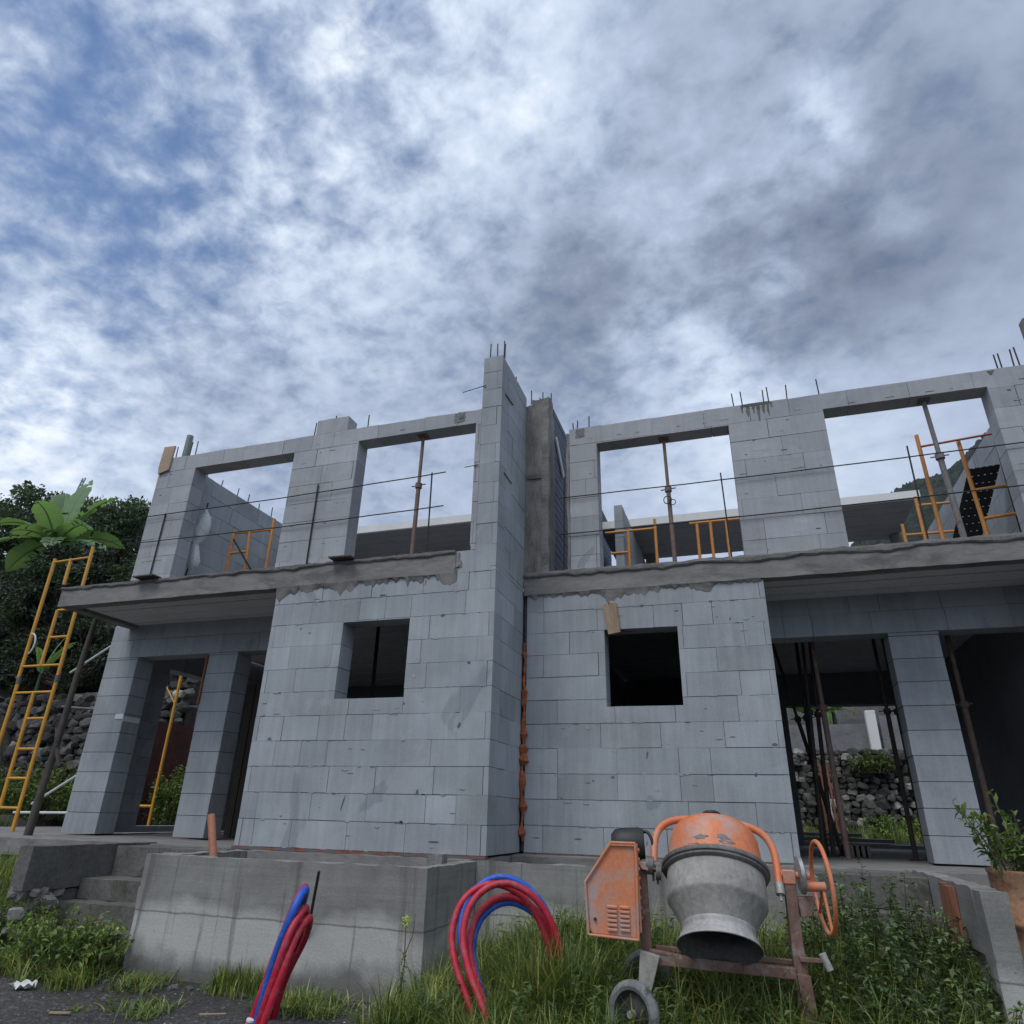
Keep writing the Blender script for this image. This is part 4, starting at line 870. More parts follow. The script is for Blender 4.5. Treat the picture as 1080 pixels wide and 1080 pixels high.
hose(H1, [(-.37, -2.74, -1.05), (-.345, -2.73, -.83), (-.29, -2.72, -.665)], 'hose_pale', .018)
m = MB(); m.lathe([(0, .001), (.012, .001), (.0125, -.01)], (-.29, -2.72, -.664), (.055, .01, .165), 14); m.lathe([(.011, .0), (.019, .0), (.019, -.01)], (-.29, -2.72, -.664), (.055, .01, .165), 14); part(m, 'cut_end', M['fascia'], H1)
H2 = thing('conduit_bundle', 'arched loop of red and blue conduit hoses rising from the grass by the planter corner', 'hose bundle', (.65, -1.6, -.88), group='bundles of red and blue conduit hose')
def loop(off, mat, sc=1, dx=0):
    o = Vector(off)
    pts = [(.70, -1.82, -.98), (.60, -1.76, -.74), (.47, -1.70, -.53), (.405, -1.64, -.36), (.425, -1.58, -.20), (.51, -1.52, -.10), (.62, -1.47, -.07), (.74, -1.43, -.11), (.84, -1.40, -.20), (.91, -1.38, -.32), (.96, -1.36, -.5), (.99, -1.34, -.9)]
    c = Vector((.68, -1.5, -.50)); hose(H2, [c + Vector((((p[0] - .405) * 1.06 + .405 - c.x) * sc, p[1] - c.y, (p[2] - c.z) * sc)) + o for p in pts], mat, .0235)
loop((-.03, .0, -.02), 'hose_red', 1.0); loop((.015, .035, .02), 'hose_blue', 1.0); loop((.06, -.05, .0), 'hose_red', .98); loop((.055, .03, -.05), 'hose_red', .90); loop((.05, .07, -.07), 'hose_blue', .86)

# ------------------------------------------------------------------ barrel with plant
BR = thing('rusty_barrel', 'rusty orange oil barrel used as a plant pot at the right edge', 'barrel', (4.03, -.62, -.80))
m = MB(); m.lathe([(.0, .0), (.285, .0), (.29, .02), (.285, .04), (.285, .27), (.297, .285), (.297, .305), (.285, .32), (.285, .56), (.297, .575), (.297, .595), (.285, .61), (.285, .86), (.292, .87), (.292, .885), (.278, .885), (.276, .80), (.0, .80)], (0, 0, 0), (0, 0, 1), 48); m.build('shell', M['barrel'], BR)
m = MB(); m.lathe([(0, .825), (.15, .82), (.277, .80)], (0, 0, 0), (0, 0, 1), 32); m.build('potting_soil', M['soil'], BR)

# ------------------------------------------------------------------ terrain
def ground_h(x, y):
    h = -.88 + .02 * noise.noise(Vector((x * .9, y * .9, 0)))
    h -= .05 * max(0, min(4, -1.3 - y)) * .6
    h += .27 * max(0, min(1, (y + 1.75) / 1.0)) ** 1.4 * max(0, min(1, (x - .05) / .7)) * max(0, min(1, (4.4 - x) / .8)) * (1 if y < 1 else 0)
    h += .075 * math.exp(-((x - 1.9) / 1.1) ** 2 - ((y + 1.5) / .8) ** 2)
    def ss(a, b, t):
        t = max(0, min(1, (t - a) / (b - a))); return t * t * (3 - 2 * t)
    up = ss(-1.2, -.4, y) * ss(-3.7, -4.3, x)
    h = h * (1 - up) + (-.42 + .12 * noise.noise(Vector((x, y, 4)))) * up
    h = h * (1 - ss(6.8, 8.2, y)) + (.04 + .04 * noise.noise(Vector((x, y, 7)))) * ss(6.8, 8.2, y)
    h = h * (1 - ss(-9.2, -10.2, x) * ss(-.6, 1, y)) + .15 * ss(-9.2, -10.2, x) * ss(-.6, 1, y)
    # terraces climbing behind the site and to the left
    t1 = max(ss(11.6, 12.1, y), ss(-12.6, -13.2, x + .0 * y) * ss(0, 1.5, y)); h += 1.9 * t1
    t2 = max(ss(15, 30, y), ss(-15, -26, x)); h += 7 * t2 * (1 if True else 0)
    far = max(0, math.hypot(x, y) - 70); h -= 0 * far
    return h
def grid_axis(segs):
    out = []
    for a, b, s in segs:
        n = max(1, int(round((b - a) / s)))
        out += [a + (b - a) * i / n for i in range(n)]
    out.append(segs[-1][1]); return out
gx = grid_axis([(-400, -60, 34), (-60, -16, 2.2), (-16, -5, .35), (-5, 6, .16), (6, 16, .8), (16, 60, 4), (60, 400, 34)])
gy = grid_axis([(-300, -12, 24), (-12, -3, .6), (-3, 1, .12), (1, 16, .4), (16, 40, 2), (40, 500, 30)])
m = MB(); V = [(x, y, ground_h(x, y)) for y in gy for x in gx]; n = len(gx)
m.add(V, [(j * n + i, j * n + i + 1, (j + 1) * n + i + 1, (j + 1) * n + i) for j in range(len(gy) - 1) for i in range(n - 1)], smooth=True)
tag(m.build('ground', M['ground'], sharp=180), kind='structure')
# wooded mountain seen through the far right opening
m = MB(); nx, ny = 70, 40
def mtn(x, y):
    ridge = 84 * (1 - abs((x - 85) / 92) ** 2.2); v = (y - 155) / 45
    z = ridge * max(0, 1 - v * v) ** .5
    return z + 5 * noise.noise(Vector((x * .07, y * .07, 1))) + 1.5 * (1 - 2.2 * abs(noise.noise(Vector((x * .30, y * .30, 1))))) + 1.3 * (1 - 2.2 * abs(noise.noise(Vector((x * .75, y * .75, 5))))) - 2
nx, ny = 300, 100
V = [(10 + 150 * i / nx, 112 + 90 * j / ny, mtn(10 + 150 * i / nx, 112 + 90 * j / ny)) for j in range(ny + 1) for i in range(nx + 1)]
m.add(V, [(j * (nx + 1) + i, j * (nx + 1) + i + 1, (j + 1) * (nx + 1) + i + 1, (j + 1) * (nx + 1) + i) for j in range(ny) for i in range(nx)], smooth=True)
tag(m.build('mountain', M['hill'], sharp=180), kind='structure')

# ------------------------------------------------------------------ dry-stone walls and the things behind the houses
def stone_wall(label, p0, p1, h, r, seed, depth=.25, pale=.08, h1=None, name='stone_wall'):
    random.seed(seed); p0, p1 = Vector(p0), Vector(p1); L = (p1 - p0).length; d = (p1 - p0).normalized(); h1 = h1 or h
    m = MB(); z = 0
    while z < max(h, h1):
        s = -r * .5; rr = r * random.uniform(.8, 1.15)
        while s < L:
            q = rr * random.uniform(.75, 1.5)
            hh = h + (h1 - h) * min(1, max(0, s / L))
            if z < hh - .1 + random.uniform(0, .25):
                t = random.uniform(.45, 1.5) if random.random() > pale else random.uniform(2.6, 4.6)
                m.stone(p0 + d * (s + q) + Vector((0, random.uniform(-.07, .07), z + rr * .6)), q, (t, t * .99, t * .96), (1, .8, random.uniform(.55, .8)))
            s += q * 1.75
        z += rr * 1.18
    a, b = p0, p1; back = MB(); back.obox((a.x, a.y + .28, a.z + h * .45), (b.x, b.y + .28, b.z + h1 * .45), .3, min(h, h1) * .9)
    o = m.build(name, M['stone']); 
    bb = back; bb.v = [(x, y, z) for x, y, z in bb.v]; bo = bb.build('earth_core', M['soil'], o)
    return tag(o, label, 'stone wall')
stone_wall('dry-stone terrace wall behind the yellow ladder scaffold', (-15.5, 5.2, .15), (-8.6, 5.2, .15), 2.35, .125, 1, pale=.05)
stone_wall('upper rubble bank above the dry-stone wall behind the branch post', (-16, 7.4, 2.7), (-10.6, 7.4, 2.7), 1.9, .13, 2, pale=.2, name='rubble_bank')
stone_wall('dry-stone wall of dark basalt seen through the rear opening', (1.0, 10.6, .05), (8.0, 10.6, .05), 1.75, .105, 3, pale=.16)
m = MB(); m.box(1.0, 5.25, 11.05, 11.25, 1.4, 2.4); tag(m.build('rendered_wall', M['greywall']), 'plain grey rendered wall above the rear stone wall', 'wall')
m = MB(); m.box(4.93, 5.13, 10.8, 10.98, 1.80, 2.66); tag(m.build('white_post', M['fascia'], bevel=.01), 'white square post above the rear stone wall', 'post')
m = MB(); m.box(5.2, 6.8, 10.9, 11.05, 1.25, 2.55); tag(m.build('door_panel', M['greywall']), 'dark grey upright panel right of the white post behind the house', 'panel')
m = MB(); m.box(-8.25, -8.0, 3.6, 5.0, .0, 1.80); tag(m.build('red_block_wall', M['darkred']), 'dark red wall seen through the left-hand doorways', 'wall')
m = MB(); m.tube([(-7.18, 3.5, .0), (-7.18, 3.5, 2.75)], .026, 10); m.tube([(-7.18, 3.5, .35), (-7.5, 3.5, .35)], .02, 8); m.tube([(-7.18, 3.5, 2.0), (-7.53, 3.5, 2.4)], .012, 8); tag(m.build('scaffold_pole', M['yellow']), 'single yellow scaffold pole seen through the left doorway', 'pole')
m = MB(); m.obox((-14, 5.6, 2.52), (-9.3, 5.4, 2.58), .3, .12); tag(m.build('grey_plank', M['greywall']), 'long grey plank lying on top of the terrace stone wall', 'plank')
m = MB()
m.tube([(-22.95, 12, 11.3), (-22.62, 12, 12.72)], .03, 8); m.tube([(-22.80, 12, 11.3), (-22.48, 12, 12.72)], .03, 8)
for i in range(8): m.tube([(-22.92 + .041 * i, 12, 11.35 + .17 * i), (-22.77 + .041 * i, 12, 11.46 + .17 * i)], .018, 6)
tag(m.build('lattice_mast', M['zinc']), 'small pale lattice mast above the left-hand trees', 'mast')
m = MB(); m.tube([(-20, 9, 8.2), (-12, 6, 6.6), (-5.0, .02, 3.84)], .01, 6); tag(m.build('cable', M['blackrod']), 'thin cable running from the trees to the upper left corner', 'cable')

# ------------------------------------------------------------------ vegetation
def leaf(mb, p, d, up, L, W, c, fold=.25):
    d = d.normalized(); s = d.cross(up)
    if s.length < 1e-3: s = Vector((1, 0, 0))
    s.normalize(); n = s.cross(d).normalized()
    a = p; b = p + d * L * .5 + s * W * .5 + n * fold * W; e = p + d * L * .5 - s * W * .5 + n * fold * W; t = p + d * L - n * L * .12; mid = p + d * L * .5
    mb.add([a, b, t, e, mid], [(0, 1, 4), (1, 2, 4), (2, 3, 4), (3, 0, 4)], c)
def rvec(): 
    while True:
        v = Vector((random.uniform(-1, 1), random.uniform(-1, 1), random.uniform(-1, 1)))
        if .05 < v.length < 1: return v.normalized()
def tree(name, label, base, crown, rad, nclus, nleaf, lsize, mat, seed, trunk_r=.22, group=None, tone=(.5, 1.9)):
    random.seed(seed); T = thing(name, label, 'tree', base, group=group); b = Vector(base); c = Vector(crown)
    lm = MB(); tm = MB(); tips = []
    for i in range(nclus):
        v = rvec(); k = random.uniform(.45, 1.0) ** .6; q = 1 + .3 * noise.noise(v * 2 + Vector((seed, 0, 0)))
        p = c + Vector((v.x * rad[0], v.y * rad[1], v.z * rad[2])) * k * q
        cr = random.uniform(.55, 1.2) * min(rad) * .30; t0 = random.uniform(*tone); tips.append(p)
        for j in range(nleaf):
            u = rvec() * random.random() ** .4; pp = p + Vector((u.x * cr, u.y * cr, u.z * cr * .7))
            t = t0 * random.uniform(.7, 1.3); d = (u + Vector((0, 0, -.25)) + rvec() * .7)
            leaf(lm, pp, d, rvec(), lsize * random.uniform(.6, 1.3), lsize * random.uniform(.35, .6), (t * random.uniform(.85, 1.15), t, t * random.uniform(.7, 1.1)))
    top = c + Vector((0, 0, -rad[2] * .3)); tm.tube([b, b.lerp(top, .5) + Vector((.15, 0, 0)), top], [trunk_r, trunk_r * .8, trunk_r * .55], 10)
    for p in tips[::3]:
        s = b.lerp(top, random.uniform(.5, 1)); mid = s.lerp(p, .5) + rvec() * .25; tm.tube([s, mid, p], [trunk_r * .35, trunk_r * .2, .02], 6)
    part(tm, 'trunk', M['bark'], T); part(lm, 'crown', M[mat], T)
    return T
TG = 'dark trees on the slope at the left'
tree('broadleaf_tree', 'broad dark tree top behind the banana plant at the far left', (-24.2, 13, 4), (-24.6, 13, 10.2), (3.7, 3, 2.1), 165, 130, .2, 'leaf_dark', 11, .3, TG)
tree('broadleaf_tree', 'rounded dark tree between the banana plant and the building', (-19.4, 12, 4), (-19.6, 12, 9.45), (1.8, 2.0, 1.85), 110, 130, .17, 'leaf_dark', 12, .25, TG)
tree('broadleaf_tree', 'low dark bush-like tree filling the slope below the banana plant', (-17.5, 8.5, 2), (-17.6, 8.6, 5.3), (3.0, 1.8, 2.0), 150, 130, .16, 'leaf_dark', 13, .2, TG, (.35, 1.1))
tree('broadleaf_tree', 'shaded dark shrub tree under the rounded tree at the left', (-17.2, 10.5, 3), (-17.3, 10.5, 6.6), (2.4, 1.6, 1.6), 100, 130, .16, 'leaf_dark', 14, .2, TG, (.3, .9))
def banana(label, base, sc, seed, leaves):
    random.seed(seed); B = thing('banana_plant', label, 'banana plant', base); b = Vector(base)
    m = MB(); m.tube([b, b + Vector((.03, 0, 1.0)) * sc, b + Vector((0, 0, 2.0)) * sc], [.14 * sc, .11 * sc, .07 * sc], 12); part(m, 'stem', M['leaf_mid'], B)
    top = b + Vector((0, 0, 1.9)) * sc
    for (az, el, L, W) in leaves:
        m = MB(); d = Vector((math.cos(R(az)) * math.cos(R(el)), math.sin(R(az)) * math.cos(R(el)), math.sin(R(el)))); n = 34; V = []; F = []
        s = d.cross(Vector((0, 0, 1))).normalized(); roll = random.uniform(-.5, .5)
        p = top.copy(); dd = d.copy(); t0 = random.uniform(.8, 1.25)
        rows = []
        for i in range(n + 1):
            t = i / n; wd = W * sc * (min(1, t * 6) if t < .17 else 1) * (1 - max(0, (t - .72) / .28) ** 1.6) * .5 + .004
            if t < .1: wd = .012
            nn = (s.cross(dd)).normalized(); ss_ = (s * math.cos(roll) + nn * math.sin(roll))
            rows.append((p.copy(), ss_, nn, wd)); p += dd * L * sc / n; dd = (dd + Vector((0, 0, -.085 * 16 / n * (0.4 + t)))).normalized()
        for side_ in (-1, 1):
            o_ = len(V)
            for (q, ss_, nn, wd) in rows:
                tear = random.uniform(.9, 1.04); V += [q, q + ss_ * side_ * wd * .5 + nn * wd * .14, q + ss_ * side_ * wd * tear + nn * wd * (.06 + random.uniform(-.08, .05))]
            for i in range(n):
                if i > 3 and random.random() < .07: continue
                a = o_ + i * 3; F += [(a, a + 1, a + 4, a + 3), (a + 1, a + 2, a + 5, a + 4)]
        m.add(V, F, (t0, t0, t0 * .9), True)
        m.tube([q for (q, *_r) in rows], [.03 * sc * (1 - .8 * i / n) for i in range(n + 1)], 6, (1.5, 1.4, 1.1))
        part(m, 'leaf', M['banana'], B, sharp=180)
banana('big banana plant with pale broad leaves above the yellow ladder scaffold', (-15.6, 6.6, 4.55), 1.32, 5, [(95, 82, 1.8, .62), (150, 72, 1.75, .58), (30, 66, 1.6, .52), (200, 40, 1.5, .5), (-15, 28, 1.5, .42), (10, 12, 1.4, .42), (-40, 2, 1.35, .4), (-95, 20, 1.0, .5), (-140, 12, 1.3, .5), (175, 5, 1.5, .5), (60, 35, 1.4, .5), (-75, 55, 1.1, .5)])
tree('broadleaf_tree', 'dark shrubby tree hiding the stem of the big banana plant', (-13.6, 5.9, 2.0), (-13.9, 6.2, 5.1), (2.3, .9, 1.6), 110, 130, .15, 'leaf_dark', 15, .12, TG, (.35, 1.1))
tree('broadleaf_tree', 'dark creeper-covered shrub hanging over the dry-stone terrace wall', (-12.4, 5.6, 2.0), (-12.4, 5.55, 3.5), (2.2, .7, 1.0), 90, 120, .12, 'leaf_dark', 16, .08, TG, (.35, 1.0))
banana('small banana shoot in the shade left of the yellow ladder scaffold', (-11.9, 4.5, 2.2), .35, 6, [(80, 78, 3.0, .5), (20, 66, 2.8, .45), (160, 62, 2.6, .45), (-60, 60, 2.2, .4)])
banana('banana plant above the grey wall behind the right-hand house', (3.9, 13.2, 1.9), .55, 8, [(a, 20 + (a * 7) % 45, 1.6, .5) for a in range(0, 360, 40)])
banana('second banana plant behind the grey wall, left of the other one', (4.6, 13.6, 1.9), .6, 9, [(a, 15 + (a * 11) % 45, 1.7, .55) for a in range(10, 360, 40)])

def bush(name, label, base, rx, ry, h, nst, nl, ls, mat, seed, cat='weed', group=None, tone=(.6, 1.4), dry=.06):
    random.seed(seed); B = thing(name, label, cat, base, group=group); b = Vector(base); sm = MB(); lm = MB()
    for i in range(nst):
        a = random.uniform(0, 6.28); k = random.random() ** .5; p0 = b + Vector((math.cos(a) * rx * k * .5, math.sin(a) * ry * k * .5, -.02))
        hh = h * random.uniform(.45, 1.05) * (1 - .35 * k); tip = b + Vector((math.cos(a) * rx * k, math.sin(a) * ry * k, hh)); mid = p0.lerp(tip, .5) + Vector((0, 0, hh * .12)); sm.tube([p0, mid, tip], [.006, .005, .002], 5)
        t0 = random.uniform(*tone)
        for j in range(nl):
            t = random.uniform(.15, 1.05); p = p0.lerp(mid, t * 2) if t < .5 else mid.lerp(tip, min(1, t * 2 - 1)); d = rvec() + Vector((0, 0, .2)); tt = t0 * random.uniform(.75, 1.25)
            c = (tt, tt, tt * .9) if random.random() > dry else (tt * 2.2, tt * 1.5, tt * .8)
            leaf(lm, p + rvec() * .015, d, Vector((0, 0, 1)) + rvec() * .5, ls * random.uniform(.6, 1.4), ls * random.uniform(.4, .6), c)
    part(sm, 'stem', M['drystem'], B); part(lm, 'foliage', M[mat], B); return B
bush('weed_bush', 'leafy green weed clump spilling over the foot of the left steps', (-3.05, -1.42, -.86), .62, .30, .46, 170, 16, .05, 'leaf_bright', 21)
bush('weed_bush', 'dark thorny weed on the broken end of the left stair wall', (-3.62, -1.22, -.66), .26, .25, .28, 45, 10, .04, 'leaf_weed', 22)
bush('weed_bush', 'leafy weed mound left of the broken stair wall', (-4.3, -1.3, -.85), .42, .35, .5, 90, 14, .05, 'leaf_weed', 23)
bush('barrel_plant', 'bright leafy plant growing out of the rusty barrel', (4.03, -.62, .0), .52, .42, .66, 30, 22, .06, 'leaf_bright', 24, 'plant', tone=(.55, 1.2))
bush('barrel_sprig', 'loose leafy shoot reaching left from the rusty barrel towards the pier', (3.92, -.70, .02), .30, .1, .40, 9, 12, .07, 'leaf_bright', 25, 'plant', tone=(.5, 1.0))
bush('flowering_bush', 'green bush with pale tips seen through the left doorway', (-7.05, 3.75, -.02), .42, .30, 1.15, 80, 24, .075, 'leaf_bright', 26, 'bush', tone=(.5, 1.3))
bush('green_bush', 'low bright bush at the foot of the terrace wall behind the ladder scaffold', (-10.4, 3.9, .1), 1.6, .6, 1.0, 150, 22, .10, 'leaf_bright', 27, 'bush', tone=(.35, 1.0))
bush('green_bush', 'low bush behind the left pier and the white pipes', (-8.9, 4.2, .0), 1.2, .6, .9, 110, 22, .10, 'leaf_bright', 28, 'bush', tone=(.35, 1.0))
bush('green_bush', 'yellow-green bush in front of the rear stone wall', (5.0, 9.9, .05), .7, .4, .55, 80, 18, .08, 'leaf_bright', 29, 'bush', tone=(.6, 1.2))
bush('green_bush', 'small bush growing out of the rear stone wall below the white post', (4.8, 10.4, 1.35), .5, .25, .45, 50, 16, .08, 'leaf_bright', 30, 'bush', tone=(.4, .9))
for i, (x, y, h) in enumerate(((-.03, -1.42, .52),)):
    random.seed(33); B = thing('tall_weed', 'thin dry weed with a pale flower head at the corner of the left planter', 'weed', (x - .03, y, -.9)); m = MB(); m.tube([(x - .05, y, -.92), (x - .02, y, -.6), (x - .035, y, -.34)], [.006, .005, .003], 6); m.tube([(x - .022, y, -.55), (x + .03, y, -.42), (x + .035, y, -.30)], [.004, .003, .002], 5); part(m, 'stem', M['drystem'], B)
    m = MB()
    for k in range(40):
        p = Vector((x - .035, y, -.36)) + rvec() * .03; leaf(m, p, rvec(), rvec(), .025, .014, (3.2, 3.0, 2.2))
    for k in range(26): leaf(m, Vector((x - .04, y, random.uniform(-.9, -.5))), rvec(), rvec(), .05, .02, (1, 1, .8))
    part(m, 'flower_head', M['grass'], B)

def grass(name, areas, seed, dens=1.0):
    random.seed(seed); m = MB()
    for (x0, x1, y0, y1, n, h, bend) in areas:
        n = int(n * dens); tufts = [(random.uniform(x0, x1), random.uniform(y0, y1), random.uniform(.6, 1.35), random.uniform(0, 6.28), random.uniform(.6, 1.35)) for _ in range(max(3, n // 26))]
        for i in range(n):
            tx, ty, th, ta, tone = random.choice(tufts); x = random.gauss(tx, .055); y = random.gauss(ty, .05)
            if y > -.27 and x > 0 and x < 2.75: continue
            if -1.27 < y < 0 and -2.6 < x < 0.01: continue
            L = h * th * random.uniform(.5, 1.2); a = ta + random.gauss(0, 1.1); d = Vector((math.cos(a), math.sin(a), 0)); s = Vector((-d.y, d.x, 0)); z0 = ground_h(x, y) - .01
            bd = bend * random.uniform(.25, 1.75); w = random.uniform(.0035, .0075); p = Vector((x, y, z0)); V = []
            for k in range(5):
                t = k / 4; q = p + Vector((0, 0, L * t * (1 - .35 * bd * t))) + d * (L * bd * t * t); ww = w * (1 - t ** 1.5) + .0004
                V += [q - s * ww, q + s * ww]
            t = tone * random.uniform(.7, 1.3); r_ = random.random()
            c = (t * .85, t, t * .8) if r_ < .66 else ((t * 1.45, t * 1.25, t * .9) if r_ < .88 else (t * 2.6, t * 2.0, t * 1.7))
            m.add(V, [(2 * k, 2 * k + 1, 2 * k + 3, 2 * k + 2) for k in range(4)], c)
    return tag(m.build(name, M['grass']), {'grass': 'long uncut grass around the hose loop and under the mixer'}.get(name, name), 'grass', kind='stuff')
grass('grass', [(.05, 2.7, -1.75, -.3, 12500, .34, .85), (.80, 1.25, -1.68, -1.42, 900, .46, .5), (.05, .55, -1.95, -1.8, 500, .3, .6), (.15, 3.6, -2.25, -1.6, 7500, .24, .7), (2.6, 3.5, -1.9, -.4, 2600, .36, .9), (-.05, .5, -2.0, -1.3, 1500, .22, .8), (-1.55, -1.2, -1.45, -1.29, 800, .17, .35), (-.95, -.4, -1.75, -1.35, 800, .12, .8), (-2.4, -2.0, -1.62, -1.33, 350, .12, .8), (-2.1, -1.5, -2.1, -1.8, 300, .09, .9), (-3.7, -2.5, -1.75, -1.3, 1600, .2, .8)], 41)
grass('grass_bank', [(-6.5, -3.95, -1.1, -.02, 6500, .22, .5), (-11, -6.4, 1.0, 3.2, 2500, .3, .6), (2.8, 6.5, 8.2, 10.2, 2500, .3, .5)], 42).__setitem__('label', 'short bright grass on the bank left of the steps and behind the houses')
# broad-leaved weeds right of the mixer: one uncountable mass
random.seed(44); lm = MB(); 
for i in range(470):
    x = random.uniform(2.45, 4.1); y = random.uniform(-2.05, -.15)
    if x > 3.5 and -1.25 < y < .75 and x < 3.7: continue
    z0 = ground_h(x, y); k = max(0., 1 - abs(x - 2.95) / .75) * max(0, 1 - abs(y + .95) / .9)
    h = (.17 + .60 * k ** .8) * random.uniform(.65, 1.1); lean = rvec() * .1; t0 = random.choice([random.uniform(.5, 1.1), random.uniform(1.0, 2.0)]); tipv = Vector((x + lean.x, y + lean.y, z0 + h))
    lm.tube([(x, y, z0), tipv], [.004, .002], 4, (.8, .8, .6))
    for j in range(int(8 + 30 * h)):
        t = random.uniform(.25, 1.03); p = Vector((x, y, z0)).lerp(tipv, t); d = Vector((random.uniform(-1, 1), random.uniform(-1, 1), random.uniform(-.35, .5))); tt = t0 * random.uniform(.75, 1.3)
        leaf(lm, p, d, Vector((0, 0, 1)) + rvec() * .4, random.uniform(.025, .062), random.uniform(.016, .036), (tt * random.uniform(.8, 1.3), tt, tt * random.uniform(.7, 1.0)))
for i in range(260):
    x = random.uniform(.2, 2.7); y = random.uniform(-2.0, -.35); z0 = ground_h(x, y); h = random.uniform(.1, .34); t0 = random.uniform(.8, 1.9)
    if random.random() < .25:
        lm.tube([(x, y, z0), (x + random.uniform(-.1, .1), y, z0 + h * 1.4)], [.003, .0015], 4, (3.4, 2.4, 1.9)); continue
    for j in range(14):
        a = random.uniform(0, 6.28); p = Vector((x, y, z0 + h * random.uniform(.4, 1))); leaf(lm, p, Vector((math.cos(a), math.sin(a), random.uniform(-.2, .6))), Vector((0, 0, 1)), random.uniform(.03, .09), random.uniform(.015, .035), (t0, t0, t0 * .8))
tag(lm.build('weeds', M['leaf_weed']), 'dense nettle-like weeds between the mixer and the right steps', 'weeds', kind='stuff')
# loose stones of the gravel
random.seed(45); m = MB()
for i in range(900):
    x = random.uniform(-4.2, .4); y = random.uniform(-2.6, -1.28); r_ = random.uniform(.004, .012) if random.random() < .93 else random.uniform(.014, .028); t = random.uniform(.6, 2.2) if random.random() < .92 else 4.2
    bmv = [(0, 0, 1), (1, 0, 0), (0, 1, 0), (-1, 0, 0), (0, -1, 0), (0, 0, -1)]; z0 = ground_h(x, y)
    m.add([(x + a * r_ * random.uniform(.7, 1.3), y + b * r_ * random.uniform(.7, 1.3), z0 + c * r_ * .6) for a, b, c in bmv], [(0, 1, 2), (0, 2, 3), (0, 3, 4), (0, 4, 1), (5, 2, 1), (5, 3, 2), (5, 4, 3), (5, 1, 4)], (t, t, t))
for i in range(90):
    x = random.uniform(-2.6, -.02); y = random.uniform(-1.48, -1.29); m.stone((x, y, ground_h(x, y) + .004), random.uniform(.008, .034), (random.uniform(.8, 2.4),) * 3)
tag(m.build('gravel', M['stone']), 'scattered loose gravel on the dark soil in front of the planter', 'gravel', kind='stuff')
# litter
def scrap(name, label, cat, c, sx, sy, rz, mat, h=.02):
    m = MB(); n = 6; V = []
    for j in range(n + 1):
        for i in range(n + 1):
            u, v = i / n - .5, j / n - .5; x, y = u * sx, v * sy; V.append((x, y, .012 + h * (noise.noise(Vector((u * 4 + c[0], v * 4, 1))) + .5)))
    m.add(V, [(j * (n + 1) + i, j * (n + 1) + i + 1, (j + 1) * (n + 1) + i + 1, (j + 1) * (n + 1) + i) for j in range(n) for i in range(n)])
    o = m.build(name, M[mat]); o.location = (c[0], c[1], ground_h(c[0], c[1])); o.rotation_euler.z = rz; o.modifiers.new('thick', 'SOLIDIFY').thickness = .002; return tag(o, label, cat)
scrap('paper_scrap', 'crumpled white paper scrap at the lower left edge of the ground', 'litter', (-2.88, -1.84), .16, .08, .3, 'paper', .05)
m = MB(); m.obox((-2.15, -2.24, -.895), (-2.02, -2.20, -.893), .02, .008); tag(m.build('wood_splinter', M['wood']), 'pale wood splinter on dark soil near the paper scrap', 'splinter')
m = MB(); m.obox((-1.26, -1.90, -.895), (-1.11, -1.83, -.893), .022, .008); tag(m.build('wood_splinter', M['wood']), 'pale wood splinter on dark soil left of the edge-on hose bundle', 'splinter')

# ------------------------------------------------------------------ sky, sun, camera
W = bpy.data.worlds.new('World'); scene.world = W; W.use_nodes = True; nt = W.node_tree; L = nt.links
SUN_EL, SUN_AZ = R(58), R(200)       # azimuth clockwise from +Y
out = nt.nodes['World Output']; bg = nt.nodes['Background']
sky = N(nt, 'ShaderNodeTexSky'); sky.sky_type = 'NISHITA'; sky.sun_disc = False; sky.sun_elevation = SUN_EL; sky.sun_rotation = SUN_AZ; sky.altitude = 200; sky.dust_density = .1; sky.ozone_density = 5
L.new(sky.outputs[0], bg.inputs[0]); bg.inputs[1].default_value = .125
tc = N(nt, 'ShaderNodeTexCoord'); D = tc.outputs['Generated']
def math_(op, a, b=None, c=None):
    n = N(nt, 'ShaderNodeMath'); n.operation = op
    for i, v in enumerate((a, b, c)):
        if v is None: continue
        if isinstance(v, (int, float)): n.inputs[i].default_value = v
        else: L.new(v, n.inputs[i])
    return n.outputs[0]
sepd = N(nt, 'ShaderNodeSeparateXYZ'); L.new(D, sepd.inputs[0])
zc = math_('ADD', math_('MAXIMUM', sepd.outputs['Z'], 0.0), .30)
cmb = N(nt, 'ShaderNodeCombineXYZ'); L.new(math_('DIVIDE', sepd.outputs['X'], zc), cmb.inputs[0]); L.new(math_('DIVIDE', sepd.outputs['Y'], zc), cmb.inputs[1])
PL = cmb.outputs[0]                                       # cloud-layer plane coordinates
def wn(scale, detail, rough, dist=0, off=(0, 0, 0), stretch=(1, 1, 1), rot=0):
    mpn = N(nt, 'ShaderNodeMapping'); L.new(PL, mpn.inputs[0]); mpn.inputs['Location'].default_value = off; mpn.inputs['Scale'].default_value = stretch; mpn.inputs['Rotation'].default_value = (0, 0, rot)
    n = N(nt, 'ShaderNodeTexNoise'); L.new(mpn.outputs[0], n.inputs['Vector']); n.inputs['Scale'].default_value = scale; n.inputs['Detail'].default_value = detail; n.inputs['Roughness'].default_value = rough; n.inputs['Distortion'].default_value = dist
    return n
